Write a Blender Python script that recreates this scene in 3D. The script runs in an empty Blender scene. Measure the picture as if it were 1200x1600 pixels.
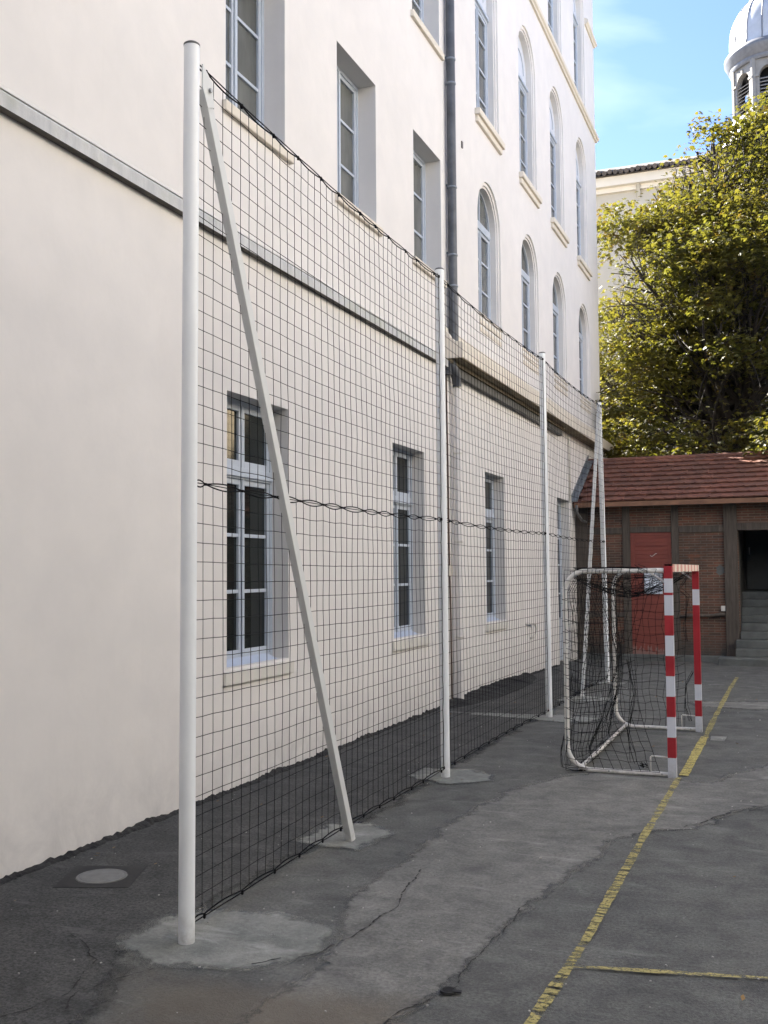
import bpy, bmesh, math, random
from mathutils import Vector, Matrix, noise
from mathutils.geometry import tessellate_polygon
R = math.radians
PI = math.pi
S = bpy.context.scene
COL = S.collection

# ------------------------------------------------------------------ camera
F_PX, YAW, PITCH, ROLL, CAM_H = 1629.2, 0.3728, 0.0570, -0.0072, 2.055
fwd = Vector((-math.sin(YAW) * math.cos(PITCH), math.cos(YAW) * math.cos(PITCH), math.sin(PITCH)))
rgt = Vector((math.cos(YAW), math.sin(YAW), 0))
upv = rgt.cross(fwd)
r2 = rgt * math.cos(ROLL) + upv * math.sin(ROLL)
u2 = upv * math.cos(ROLL) - rgt * math.sin(ROLL)
cam = bpy.data.cameras.new('camera')
cam.sensor_fit = 'VERTICAL'
cam.sensor_height = 32.0
cam.lens = F_PX / 1600 * 32.0
cam.clip_start = 0.1
cam.clip_end = 3000
camo = bpy.data.objects.new('camera', cam)
COL.objects.link(camo)
m3 = Matrix((r2, u2, -fwd)).transposed()
camo.matrix_world = Matrix.Translation((0, 0, CAM_H)) @ m3.to_4x4()
S.camera = camo

# ------------------------------------------------------------------ light
SUN_AZ, SUN_EL = R(-58), R(38)
W = bpy.data.worlds.new('World')
S.world = W
W.use_nodes = True
wn, wl = W.node_tree.nodes, W.node_tree.links
bg = wn['Background']
sky = wn.new('ShaderNodeTexSky')
sky.sky_type = 'NISHITA'
sky.sun_disc = False
sky.sun_elevation = SUN_EL
sky.sun_rotation = SUN_AZ
sky.air_density = 0.7
sky.dust_density = 0.25
sky.ozone_density = 1.6
# thin high clouds
tc = wn.new('ShaderNodeTexCoord')
mp = wn.new('ShaderNodeMapping')
mp.inputs['Scale'].default_value = (1.2, 2.2, 5.0)
mp.inputs['Rotation'].default_value = (0.3, 0.2, 0.5)
nz = wn.new('ShaderNodeTexNoise')
nz.inputs['Scale'].default_value = 1.6
nz.inputs['Detail'].default_value = 7
nz.inputs['Roughness'].default_value = 0.5
nz.inputs['Distortion'].default_value = 0.6
cr = wn.new('ShaderNodeValToRGB')
cr.color_ramp.elements[0].position = 0.40
cr.color_ramp.elements[0].color = (0, 0, 0, 1)
cr.color_ramp.elements[1].position = 0.74
cr.color_ramp.elements[1].color = (0.55, 0.55, 0.55, 1)
mx = wn.new('ShaderNodeMixRGB')
mx.inputs[2].default_value = (4.6, 5.1, 5.9, 1)
wl.new(tc.outputs['Generated'], mp.inputs[0])
wl.new(mp.outputs[0], nz.inputs['Vector'])
wl.new(nz.outputs['Fac'], cr.inputs[0])
wl.new(cr.outputs[0], mx.inputs[0])
tn = wn.new('ShaderNodeMixRGB')
tn.blend_type = 'MULTIPLY'
tn.inputs[0].default_value = 1.0
tn.inputs[2].default_value = (0.82, 0.85, 1.0, 1)
wl.new(sky.outputs[0], tn.inputs[1])
wl.new(tn.outputs[0], mx.inputs[1])
wl.new(mx.outputs[0], bg.inputs[0])
bg.inputs[1].default_value = 0.052
sl = bpy.data.lights.new('sun', 'SUN')
sl.energy = 5.0
sl.angle = R(0.5)
sl.color = (1.0, 0.94, 0.84)
so = bpy.data.objects.new('sun', sl)
COL.objects.link(so)
sd = Vector((math.sin(SUN_AZ) * math.cos(SUN_EL), math.cos(SUN_AZ) * math.cos(SUN_EL), math.sin(SUN_EL)))
so.rotation_euler = sd.to_track_quat('Z', 'Y').to_euler()
S.view_settings.view_transform = 'Standard'
S.view_settings.look = 'None'
S.view_settings.gamma = 1
S.view_settings.exposure = 2.99

random.seed(7)

# ------------------------------------------------------------------ helpers
def tag(o, label=None, cat=None, group=None, kind=None):
    if label: o['label'] = label
    if cat: o['category'] = cat
    if group: o['group'] = group
    if kind: o['kind'] = kind
    return o


def empty(name, loc=(0, 0, 0), label=None, cat=None, group=None):
    o = bpy.data.objects.new(name, None)
    o.location = loc
    o.empty_display_size = 0.1
    COL.objects.link(o)
    return tag(o, label, cat, group)


class MB:
    """collects shapes into one mesh (world coordinates)"""
    def __init__(self):
        self.v = []; self.f = []; self.mi = []; self.m = 0

    def add(self, vs, fs):
        b = len(self.v)
        self.v += [tuple(p) for p in vs]
        for q in fs:
            self.f.append(tuple(b + i for i in q)); self.mi.append(self.m)

    def box(self, a, b):
        x0, y0, z0 = [min(a[i], b[i]) for i in range(3)]
        x1, y1, z1 = [max(a[i], b[i]) for i in range(3)]
        self.add([(x0, y0, z0), (x1, y0, z0), (x1, y1, z0), (x0, y1, z0), (x0, y0, z1), (x1, y0, z1), (x1, y1, z1), (x0, y1, z1)],
                 [(0, 3, 2, 1), (4, 5, 6, 7), (0, 1, 5, 4), (1, 2, 6, 5), (2, 3, 7, 6), (3, 0, 4, 7)])

    def obox(self, c, ax, ay, az):
        """oriented box: centre and three half-axis vectors"""
        c = Vector(c); ax = Vector(ax); ay = Vector(ay); az = Vector(az)
        vs = [c + sx * ax + sy * ay + sz * az for sz in (-1, 1) for (sx, sy) in ((-1, -1), (1, -1), (1, 1), (-1, 1))]
        self.add(vs, [(0, 3, 2, 1), (4, 5, 6, 7), (0, 1, 5, 4), (1, 2, 6, 5), (2, 3, 7, 6), (3, 0, 4, 7)])

    def tube(self, pts, r, n=8, caps=True, up=None):
        pts = [Vector(p) for p in pts]
        rs = r if isinstance(r, (list, tuple)) else [r] * len(pts)
        b = len(self.v)
        prev = None
        for i, p in enumerate(pts):
            if i == 0: t = pts[1] - pts[0]
            elif i == len(pts) - 1: t = pts[-1] - pts[-2]
            else: t = (pts[i + 1] - p).normalized() + (p - pts[i - 1]).normalized()
            if t.length < 1e-9: t = Vector((0, 0, 1))
            t.normalize()
            if prev is None:
                ref = Vector((0, 0, 1)) if abs(t.z) < 0.9 else Vector((1, 0, 0))
                prev = t.cross(ref).normalized()
            prev = prev - t * prev.dot(t)
            if prev.length < 1e-6: prev = t.orthogonal()
            prev.normalize()
            q = t.cross(prev)
            for k in range(n):
                a = 2 * PI * k / n
                self.v.append(tuple(p + (prev * math.cos(a) + q * math.sin(a)) * rs[i]))
        for i in range(len(pts) - 1):
            for k in range(n):
                k2 = (k + 1) % n
                self.f.append((b + i * n + k, b + i * n + k2, b + (i + 1) * n + k2, b + (i + 1) * n + k)); self.mi.append(self.m)
        if caps:
            self.f.append(tuple(b + k for k in reversed(range(n)))); self.mi.append(self.m)
            e = b + (len(pts) - 1) * n
            self.f.append(tuple(e + k for k in range(n))); self.mi.append(self.m)

    def lathe(self, prof, c, n=32, a0=0, ripple=None):
        b = len(self.v)
        for (r_, z) in prof:
            for k in range(n):
                a = a0 + 2 * PI * k / n
                self.v.append((c[0] + r_ * math.cos(a), c[1] + r_ * math.sin(a), c[2] + z))
        for i in range(len(prof) - 1):
            for k in range(n):
                k2 = (k + 1) % n
                self.f.append((b + i * n + k, b + i * n + k2, b + (i + 1) * n + k2, b + (i + 1) * n + k)); self.mi.append(self.m)

    def prism(self, poly, axis, a, b_):
        """extrude a 2D polygon along an axis ('x','y','z') between a and b"""
        n = len(poly)
        def P(p, t):
            if axis == 'x': return (t, p[0], p[1])
            if axis == 'y': return (p[0], t, p[1])
            return (p[0], p[1], t)
        vs = [P(p, a) for p in poly] + [P(p, b_) for p in poly]
        fs = [(i, (i + 1) % n, n + (i + 1) % n, n + i) for i in range(n)]
        tris = tessellate_polygon([[Vector((p[0], p[1], 0)) for p in poly]])
        fs += [tuple(t) for t in tris] + [tuple(n + i for i in t) for t in tris]
        self.add(vs, fs)

    def build(self, name, mat, parent=None, smooth=False, bevel=0, label=None, auto=None):
        me = bpy.data.meshes.new(name)
        me.from_pydata(self.v, [], self.f)
        bm = bmesh.new(); bm.from_mesh(me)
        bmesh.ops.recalc_face_normals(bm, faces=bm.faces[:])
        bm.to_mesh(me); bm.free()
        mats = mat if isinstance(mat, (list, tuple)) else [mat]
        for q in mats: me.materials.append(q)
        if len(mats) > 1:
            me.polygons.foreach_set('material_index', self.mi)
        if smooth:
            me.polygons.foreach_set('use_smooth', [True] * len(me.polygons))
            if auto: me.set_sharp_from_angle(angle=R(auto))
        me.update()
        o = bpy.data.objects.new(name, me)
        COL.objects.link(o)
        if parent is not None:
            o.parent = parent
            o.matrix_parent_inverse = Matrix.Translation(-wloc(parent))
        if bevel:
            md = o.modifiers.new('bevel', 'BEVEL'); md.width = bevel; md.segments = 2; md.limit_method = 'ANGLE'; md.angle_limit = R(40)
        if label: o['label'] = label
        return o


def wloc(o):
    p = Vector(o.location)
    q = o.parent
    if q is not None and o.type == 'EMPTY':
        p = p + wloc(q)
    if o.type == 'MESH':
        return Vector((0, 0, 0))
    return p


def struct(o):
    o['kind'] = 'structure'
    return o

# ------------------------------------------------------------------ materials
def newmat(name):
    m = bpy.data.materials.new(name)
    m.use_nodes = True
    nt = m.node_tree
    return m, nt.nodes, nt.links, nt.nodes['Principled BSDF']


def mixc(N, L, fac, a, b, mode='MIX'):
    x = N.new('ShaderNodeMix'); x.data_type = 'RGBA'; x.blend_type = mode
    for s, val in ((0, fac), (6, a), (7, b)):
        if hasattr(val, 'is_linked') or hasattr(val, 'links'): L.new(val, x.inputs[s])
        elif s == 0: x.inputs[s].default_value = val
        else: x.inputs[s].default_value = (*val, 1) if len(val) == 3 else val
    return x.outputs[2]


def ntex(N, L, vec, scale, detail=4, rough=0.5, dist=0.0):
    t = N.new('ShaderNodeTexNoise')
    t.inputs['Scale'].default_value = scale
    t.inputs['Detail'].default_value = detail
    t.inputs['Roughness'].default_value = rough
    t.inputs['Distortion'].default_value = dist
    if vec is not None: L.new(vec, t.inputs['Vector'])
    return t.outputs['Fac']


def ramp(N, L, x, pts):
    c = N.new('ShaderNodeValToRGB')
    e = c.color_ramp.elements
    while len(e) < len(pts): e.new(0.5)
    for i, (p, v) in enumerate(pts):
        e[i].position = p
        e[i].color = (v, v, v, 1) if not isinstance(v, tuple) else (*v, 1)
    L.new(x, c.inputs[0])
    return c.outputs[0]


def coords(N, kind='Object', scale=None, rot=None):
    t = N.new('ShaderNodeTexCoord')
    return t.outputs[kind]


def mapped(N, L, vec, scale=(1, 1, 1), rot=(0, 0, 0), loc=(0, 0, 0)):
    m = N.new('ShaderNodeMapping')
    m.inputs['Scale'].default_value = scale; m.inputs['Rotation'].default_value = rot; m.inputs['Location'].default_value = loc
    L.new(vec, m.inputs[0])
    return m.outputs[0]


def bump(N, L, P, h, strength=0.3, dist=0.01, prev=None):
    b = N.new('ShaderNodeBump')
    b.inputs['Strength'].default_value = strength; b.inputs['Distance'].default_value = dist
    L.new(h, b.inputs['Height'])
    if prev is not None: L.new(prev, b.inputs['Normal'])
    L.new(b.outputs[0], P.inputs['Normal'])
    return b.outputs[0]


def simple(name, col, rough=0.6, metal=0.0, var=0.08, scale=6.0, bumpv=0.0, spec=0.5, bscale=60):
    m, N, L, P = newmat(name)
    v = coords(N)
    f = ntex(N, L, v, scale, 6, 0.6)
    f = ramp(N, L, f, [(0.3, 0.0), (0.7, 1.0)])
    a = tuple(c * (1 - var) for c in col); b = tuple(min(1, c * (1 + var)) for c in col)
    L.new(mixc(N, L, f, a, b), P.inputs['Base Color'])
    P.inputs['Roughness'].default_value = rough
    P.inputs['Metallic'].default_value = metal
    P.inputs['Specular IOR Level'].default_value = spec
    if bumpv: bump(N, L, P, ntex(N, L, v, bscale, 3), bumpv, 0.005)
    return m


M = {}
# facade render: pinkish cream with faint trowel marks, damp stains and fine grain
def wallmat(name, col, dirt=0.5):
    m, N, L, P = newmat(name)
    v = coords(N)
    big = ramp(N, L, ntex(N, L, v, 0.35, 5, 0.6, 0.4), [(0.35, 0.0), (0.7, 1.0)])
    mid = ramp(N, L, ntex(N, L, v, 2.2, 5, 0.55, 0.2), [(0.35, 0.0), (0.68, 1.0)])
    c1 = mixc(N, L, big, tuple(c * 0.94 for c in col), col)
    c2 = mixc(N, L, mid, (0.945, 0.95, 0.955), (1, 1, 1))
    c3 = mixc(N, L, 1.0, c1, c2, 'MULTIPLY')
    # run marks
    vs = mapped(N, L, v, (6, 6, 0.35))
    st = ramp(N, L, ntex(N, L, vs, 1.2, 5, 0.6), [(0.60, 0.0), (0.9, 0.45)])
    c4 = mixc(N, L, st, c3, tuple(c * 0.86 for c in col))
    # soiling close to the ground, patchy
    sp = N.new('ShaderNodeSeparateXYZ'); L.new(v, sp.inputs[0])
    mr = N.new('ShaderNodeMapRange'); mr.inputs['From Min'].default_value = 0.0; mr.inputs['From Max'].default_value = 0.75
    mr.inputs['To Min'].default_value = 1.0; mr.inputs['To Max'].default_value = 0.0
    L.new(sp.outputs['Z'], mr.inputs['Value'])
    ml = N.new('ShaderNodeMath'); ml.operation = 'MULTIPLY'
    L.new(mr.outputs[0], ml.inputs[0])
    L.new(ramp(N, L, ntex(N, L, v, 2.6, 8, 0.72, 0.5), [(0.35, 0.0), (0.75, dirt)]), ml.inputs[1])
    c5 = mixc(N, L, ml.outputs[0], c4, (0.30, 0.30, 0.30))
    blot = ramp(N, L, ntex(N, L, mapped(N, L, v, (1, 1, 0.7), (0, 0, 0), (3.1, 2.2, 1.7)), 1.1, 7, 0.65, 0.8), [(0.55, 0.0), (0.72, 0.6)])
    c6 = mixc(N, L, blot, c5, tuple(c * 0.9 for c in (col[0], col[1] * 1.0, col[2] * 1.0)))
    L.new(c6, P.inputs['Base Color'])
    P.inputs['Roughness'].default_value = 0.9
    P.inputs['Specular IOR Level'].default_value = 0.15
    b = bump(N, L, P, ntex(N, L, v, 1.6, 4, 0.6), 0.25, 0.03)
    bump(N, L, P, ntex(N, L, v, 180, 3, 0.6), 0.18, 0.003, b)
    return m

M['wall'] = wallmat('facade_render', (0.778, 0.75, 0.722))
M['trim'] = wallmat('cream_stone_trim', (0.74, 0.68, 0.585), 0.2)
M['sill'] = wallmat('window_sill_stone', (0.70, 0.675, 0.62), 0.2)
M['bounce'] = wallmat('cream_bounce_render', (0.80, 0.765, 0.715), 0.2)  # pale coat of the added unseen buildings, bounces sunlight
M['farwall'] = wallmat('far_building_render', (0.50, 0.46, 0.39), 0.2)

def bandmat():
    m, N, L, P = newmat('weathered_grey_stone')
    v = coords(N)
    vs = mapped(N, L, v, (3, 3, 0.4))
    st = ramp(N, L, ntex(N, L, vs, 2.4, 6, 0.7, 0.3), [(0.3, 0.0), (0.7, 1.0)])
    c = mixc(N, L, st, (0.42, 0.43, 0.44), (0.62, 0.62, 0.61))
    moss = ramp(N, L, ntex(N, L, v, 1.3, 6, 0.7), [(0.5, 0.0), (0.66, 0.8)])
    c = mixc(N, L, moss, c, (0.45, 0.46, 0.39))
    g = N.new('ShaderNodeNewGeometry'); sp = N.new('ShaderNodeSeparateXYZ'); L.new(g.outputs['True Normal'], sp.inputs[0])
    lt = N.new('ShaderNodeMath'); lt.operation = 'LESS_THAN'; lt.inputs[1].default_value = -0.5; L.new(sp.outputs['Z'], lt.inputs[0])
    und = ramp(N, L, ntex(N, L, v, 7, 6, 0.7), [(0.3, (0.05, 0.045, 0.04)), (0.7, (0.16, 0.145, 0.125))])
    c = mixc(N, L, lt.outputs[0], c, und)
    L.new(c, P.inputs['Base Color'])
    P.inputs['Roughness'].default_value = 0.85
    bump(N, L, P, ntex(N, L, v, 30, 5, 0.7), 0.4, 0.01)
    return m
M['band'] = bandmat()

def frost(name, col):
    return simple(name, col, 0.45, 0, 0.05, 9, 0.05, 0.4, 40)
M['frame'] = frost('blue_grey_window_paint', (0.47, 0.52, 0.59))
M['blank'] = frost('pale_blue_panel', (0.60, 0.63, 0.68))
M['bluesill'] = frost('blue_grey_weather_board', (0.47, 0.53, 0.64))

def glassmat(name, col, spec=0.5, rough=0.04):
    m, N, L, P = newmat(name)
    v = coords(N)
    f = ramp(N, L, ntex(N, L, mapped(N, L, v, (1, 1.6, 0.5)), 1.3, 4, 0.6), [(0.35, 0.0), (0.7, 1.0)])
    L.new(mixc(N, L, f, tuple(c * 0.6 for c in col), tuple(c * 1.4 for c in col)), P.inputs['Base Color'])
    P.inputs['Roughness'].default_value = rough
    P.inputs['Specular IOR Level'].default_value = spec
    bump(N, L, P, ntex(N, L, v, 1.5, 2), 0.05, 0.02)
    return m
M['glass'] = glassmat('dark_window_glass', (0.016, 0.020, 0.019), 0.35)
M['glassup'] = glassmat('grey_window_glass', (0.11, 0.115, 0.108), 0.5)

def paint_white(name, col, rough=0.35, chips=0.0):
    m, N, L, P = newmat(name)
    v = coords(N)
    f = ramp(N, L, ntex(N, L, v, 3.0, 6, 0.6), [(0.3, 0.0), (0.7, 1.0)])
    c = mixc(N, L, f, tuple(x * 0.93 for x in col), col)
    if chips:
        ch = ramp(N, L, ntex(N, L, v, 28, 6, 0.7), [(0.70, 0.0), (0.74, chips)])
        c = mixc(N, L, ch, c, (0.18, 0.13, 0.10))
    sp = N.new('ShaderNodeSeparateXYZ'); L.new(v, sp.inputs[0])
    mr = N.new('ShaderNodeMapRange'); mr.inputs['From Max'].default_value = 0.22; mr.inputs['To Min'].default_value = 0.85; mr.inputs['To Max'].default_value = 0.0
    L.new(sp.outputs['Z'], mr.inputs['Value'])
    ml = N.new('ShaderNodeMath'); ml.operation = 'MULTIPLY'; L.new(mr.outputs[0], ml.inputs[0])
    L.new(ramp(N, L, ntex(N, L, v, 14, 5, 0.7), [(0.4, 0.2), (0.7, 1.0)]), ml.inputs[1])
    c = mixc(N, L, ml.outputs[0], c, (0.32, 0.31, 0.29))
    L.new(c, P.inputs['Base Color'])
    P.inputs['Roughness'].default_value = rough
    return m
M['pole'] = paint_white('white_pole_enamel', (0.84, 0.87, 0.89))
M['brace'] = paint_white('white_brace_enamel', (0.65, 0.665, 0.66), 0.5)
M['goalwhite'] = paint_white('goal_tube_white', (0.80, 0.78, 0.74), 0.35, 0.7)
M['goalred'] = simple('goal_red_paint', (0.36, 0.018, 0.028), 0.4, 0, 0.12, 5)
M['goalpost_white'] = paint_white('goal_post_white_paint', (0.66, 0.69, 0.76), 0.4)
M['faded_red'] = simple('faded_red_paint', (0.62, 0.30, 0.25), 0.6, 0, 0.15, 20)
M['faded_white'] = simple('faded_white_paint', (0.78, 0.70, 0.60), 0.6, 0, 0.1, 20)
M['cord'] = simple('black_net_cord', (0.007, 0.007, 0.008), 0.9, 0, 0.08, 6, 0, 0.1)
M['netgoal'] = simple('dark_goal_net_cord', (0.009, 0.009, 0.009), 0.9, 0, 0.08, 6, 0, 0.1)
M['cap'] = simple('grey_pole_cap', (0.12, 0.12, 0.12), 0.5)
M['bolt'] = simple('galvanised_bolt', (0.35, 0.35, 0.34), 0.4, 0.6)
M['zinc'] = simple('blue_grey_zinc_pipe', (0.075, 0.082, 0.095), 0.5, 0.2, 0.35, 4, 0.1)
M['zinclight'] = simple('zinc_joint_ring', (0.22, 0.25, 0.28), 0.4, 0.5, 0.2)
M['leadroof'] = simple('bright_lead_sheet', (0.46, 0.47, 0.48), 0.45, 0.3, 0.12, 2, 0.1)
M['leadgrey'] = simple('grey_lead_moulding', (0.15, 0.155, 0.17), 0.5, 0.3, 0.15)
M['lantern'] = simple('grey_cream_lantern_wood', (0.24, 0.23, 0.215), 0.8, 0, 0.12, 3)
M['black'] = simple('dark_interior', (0.006, 0.006, 0.006), 0.9)
M['louvre'] = simple('weathered_louvre_wood', (0.17, 0.15, 0.14), 0.8)
M['cable'] = simple('brown_cable', (0.12, 0.08, 0.06), 0.7)
M['dtile'] = simple('dark_roof_tile', (0.09, 0.075, 0.065), 0.85, 0, 0.4, 3)
M['step'] = simple('worn_grey_stone_step', (0.105, 0.112, 0.108), 0.85, 0, 0.3, 3, 0.3)
M['iron'] = simple('grey_iron_lid', (0.17, 0.17, 0.165), 0.6, 0.2, 0.15, 20, 0.3, 0.5, 120)
M['irondark'] = simple('dark_iron_frame', (0.022, 0.022, 0.022), 0.7, 0.2, 0.3, 20)
M['doorgrey'] = simple('dark_grey_door_paint', (0.06, 0.066, 0.066), 0.6)
M['paper'] = simple('blue_white_sign_panel', (0.62, 0.68, 0.76), 0.5, 0, 0.06)
M['chalk'] = simple('white_paint_mark', (0.6, 0.58, 0.55), 0.8)
M['fascia'] = simple('orange_brown_eaves_board', (0.20, 0.105, 0.065), 0.8, 0, 0.25, 3)
M['greyrev'] = wallmat('grey_window_reveal', (0.74, 0.715, 0.68), 0.2)
M['debris'] = simple('pale_grit', (0.35, 0.34, 0.32), 0.9, 0, 0.4, 40)
M['leafdead'] = simple('fallen_leaf_brown', (0.20, 0.12, 0.04), 0.8, 0, 0.5, 30)

def decal(N, L, P, v, wear, wm=None):
    at = N.new('ShaderNodeAttribute'); at.attribute_name = 'fade'
    n1 = ntex(N, L, v, 5.0, 9, 0.72, 0.6)
    a1 = N.new('ShaderNodeMath'); a1.operation = 'MULTIPLY_ADD'; a1.inputs[1].default_value = 1.7; a1.inputs[2].default_value = -0.65
    L.new(n1, a1.inputs[0])
    a2 = N.new('ShaderNodeMath'); a2.operation = 'SUBTRACT'; L.new(at.outputs['Fac'], a2.inputs[0]); L.new(a1.outputs[0], a2.inputs[1])
    f = ramp(N, L, a2.outputs[0], [(0.0, 0.0), (0.55, 1.0)])
    tb_ = N.new('ShaderNodeBsdfTransparent'); ms = N.new('ShaderNodeMixShader')
    if wm is not None:
        mu = N.new('ShaderNodeMath'); mu.operation = 'MULTIPLY'; L.new(f, mu.inputs[0]); L.new(wm, mu.inputs[1]); f = mu.outputs[0]
    L.new(f, ms.inputs[0]); L.new(tb_.outputs[0], ms.inputs[1]); L.new(P.outputs[0], ms.inputs[2])
    L.new(ms.outputs[0], N['Material Output'].inputs[0])

def asphalt(name, c0, c1, agg=0.5, stain=None, fade=False):
    m, N, L, P = newmat(name)
    v = coords(N)
    big = ramp(N, L, ntex(N, L, v, 0.55, 6, 0.62, 0.6), [(0.32, 0.0), (0.68, 1.0)])
    mid = ramp(N, L, ntex(N, L, v, 3.5, 6, 0.68, 0.4), [(0.3, 0.0), (0.72, 1.0)])
    fine = ramp(N, L, ntex(N, L, v, 48, 5, 0.85), [(0.36, 0.0), (0.66, 1.0)])
    vr = N.new('ShaderNodeTexVoronoi'); vr.inputs['Scale'].default_value = 130; L.new(v, vr.inputs['Vector'])
    base = mixc(N, L, big, c0, c1)
    base = mixc(N, L, mixc(N, L, mid, (0.72, 0.72, 0.72), (1.18, 1.18, 1.18)), (0, 0, 0), base) if False else mixc(N, L, 1.0, base, mixc(N, L, mid, (0.66, 0.66, 0.67), (1.32, 1.31, 1.28)), 'MULTIPLY')
    base = mixc(N, L, 1.0, base, mixc(N, L, fine, (1 - agg * 0.8,) * 3, (1 + agg * 0.95,) * 3), 'MULTIPLY')
    # pale worn blotches and scuffs
    sc = ramp(N, L, ntex(N, L, mapped(N, L, v, (0.8, 3.2, 1), (0, 0, 0.9), (5, 3, 0)), 1.7, 9, 0.74, 0.5), [(0.55, 0.0), (0.70, 0.6)])
    base = mixc(N, L, sc, base, tuple(min(1, x * 1.75) for x in c1))
    dk = ramp(N, L, ntex(N, L, mapped(N, L, v, (1, 1, 1), (0, 0, 0), (9, 1, 0)), 1.25, 8, 0.7, 0.8), [(0.58, 0.0), (0.70, 0.6)])
    base = mixc(N, L, dk, base, tuple(x * 0.55 for x in c0))
    # white grit flecks
    vr2 = N.new('ShaderNodeTexVoronoi'); vr2.inputs['Scale'].default_value = 16; L.new(v, vr2.inputs['Vector'])
    fl = ramp(N, L, vr2.outputs['Distance'], [(0.0, 0.7), (0.04, 0.0)])
    rs = N.new('ShaderNodeSeparateColor'); L.new(vr2.outputs['Color'], rs.inputs[0])
    gt = N.new('ShaderNodeMath'); gt.operation = 'GREATER_THAN'; gt.inputs[1].default_value = 0.84; L.new(rs.outputs[0], gt.inputs[0])
    mm = N.new('ShaderNodeMath'); mm.operation = 'MULTIPLY'; L.new(fl, mm.inputs[0]); L.new(gt.outputs[0], mm.inputs[1])
    base = mixc(N, L, mm.outputs[0], base, (0.36, 0.35, 0.33))
    if stain:
        for (cx, cy, rx, ry, col, amt) in stain:
            sp = mapped(N, L, v, (1 / rx, 1 / ry, 0), (0, 0, 0), (-cx / rx, -cy / ry, 0))
            ln = N.new('ShaderNodeVectorMath'); ln.operation = 'LENGTH'; L.new(sp, ln.inputs[0])
            ad = N.new('ShaderNodeMath'); ad.operation = 'ADD'
            nn = N.new('ShaderNodeMath'); nn.operation = 'MULTIPLY_ADD'; nn.inputs[1].default_value = 1.6; nn.inputs[2].default_value = -0.8
            L.new(ntex(N, L, v, 2.6, 6, 0.65, 0.4), nn.inputs[0])
            L.new(ln.outputs['Value'], ad.inputs[0]); L.new(nn.outputs[0], ad.inputs[1])
            fm = ramp(N, L, ad.outputs[0], [(0.35, amt), (1.0, 0.0)])
            base = mixc(N, L, fm, base, col)
    L.new(base, P.inputs['Base Color'])
    P.inputs['Roughness'].default_value = 0.88
    P.inputs['Specular IOR Level'].default_value = 0.3
    b = bump(N, L, P, ntex(N, L, v, 2.2, 6, 0.7), 0.35, 0.03)
    bump(N, L, P, vr.outputs['Distance'], 0.55, 0.006, b)
    if fade: decal(N, L, P, v, 0.0)
    return m

M['ground'] = asphalt('old_asphalt', (0.086, 0.088, 0.084), (0.120, 0.121, 0.113), 0.5,
                      [(-2.55, 4.4, 0.8, 0.45, (0.120, 0.100, 0.074), 0.6)])
M['darkasphalt'] = asphalt('dark_asphalt_strip', (0.046, 0.047, 0.046), (0.080, 0.080, 0.077), 0.85, None, True)
M['lightasphalt'] = asphalt('pale_worn_asphalt', (0.130, 0.130, 0.121), (0.178, 0.176, 0.163), 0.4,
                            [(-2.1, 4.45, 0.8, 0.45, (0.125, 0.105, 0.078), 0.7)], True)
M['concrete'] = asphalt('pale_concrete_patch', (0.16, 0.168, 0.155), (0.235, 0.238, 0.222), 0.25, None, True)
M['crack'] = simple('crack_dark', (0.012, 0.012, 0.012), 0.95)

def linemat(name, col, wear=0.55, base=(0.09, 0.09, 0.085)):
    m, N, L, P = newmat(name)
    v = coords(N)
    a = ramp(N, L, ntex(N, L, mapped(N, L, v, (5, 26, 1)), 1.0, 7, 0.7), [(wear - 0.07, 0.0), (wear + 0.03, 1.0)])
    b = ramp(N, L, ntex(N, L, v, 45, 5, 0.75), [(0.50, 0.0), (0.64, 0.85)])
    c = ramp(N, L, ntex(N, L, v, 0.8, 4, 0.6), [(0.3, (0.78, 0.78, 0.78)), (0.7, (1.0, 1.0, 1.0))])
    base_c = mixc(N, L, 1.0, (*col,), c, 'MULTIPLY')
    L.new(base_c, P.inputs['Base Color'])
    P.inputs['Roughness'].default_value = 0.75
    bump(N, L, P, ntex(N, L, v, 100, 3), 0.4, 0.005)
    k1 = N.new('ShaderNodeMath'); k1.operation = 'ADD'; k1.use_clamp = True; L.new(a, k1.inputs[0]); L.new(b, k1.inputs[1])
    k2 = N.new('ShaderNodeMath'); k2.operation = 'SUBTRACT'; k2.inputs[0].default_value = 1.0; L.new(k1.outputs[0], k2.inputs[1])
    tb_ = N.new('ShaderNodeBsdfTransparent'); ms = N.new('ShaderNodeMixShader')
    L.new(k2.outputs[0], ms.inputs[0]); L.new(tb_.outputs[0], ms.inputs[1]); L.new(P.outputs[0], ms.inputs[2])
    L.new(ms.outputs[0], N['Material Output'].inputs[0])
    return m
M['yellow'] = linemat('worn_yellow_line_paint', (0.40, 0.34, 0.12), 0.56)
M['yellowthick'] = linemat('fresh_yellow_line_paint', (0.50, 0.42, 0.13), 0.60)
M['whiteline'] = linemat('worn_white_line_paint', (0.26, 0.26, 0.25), 0.55)

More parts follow.
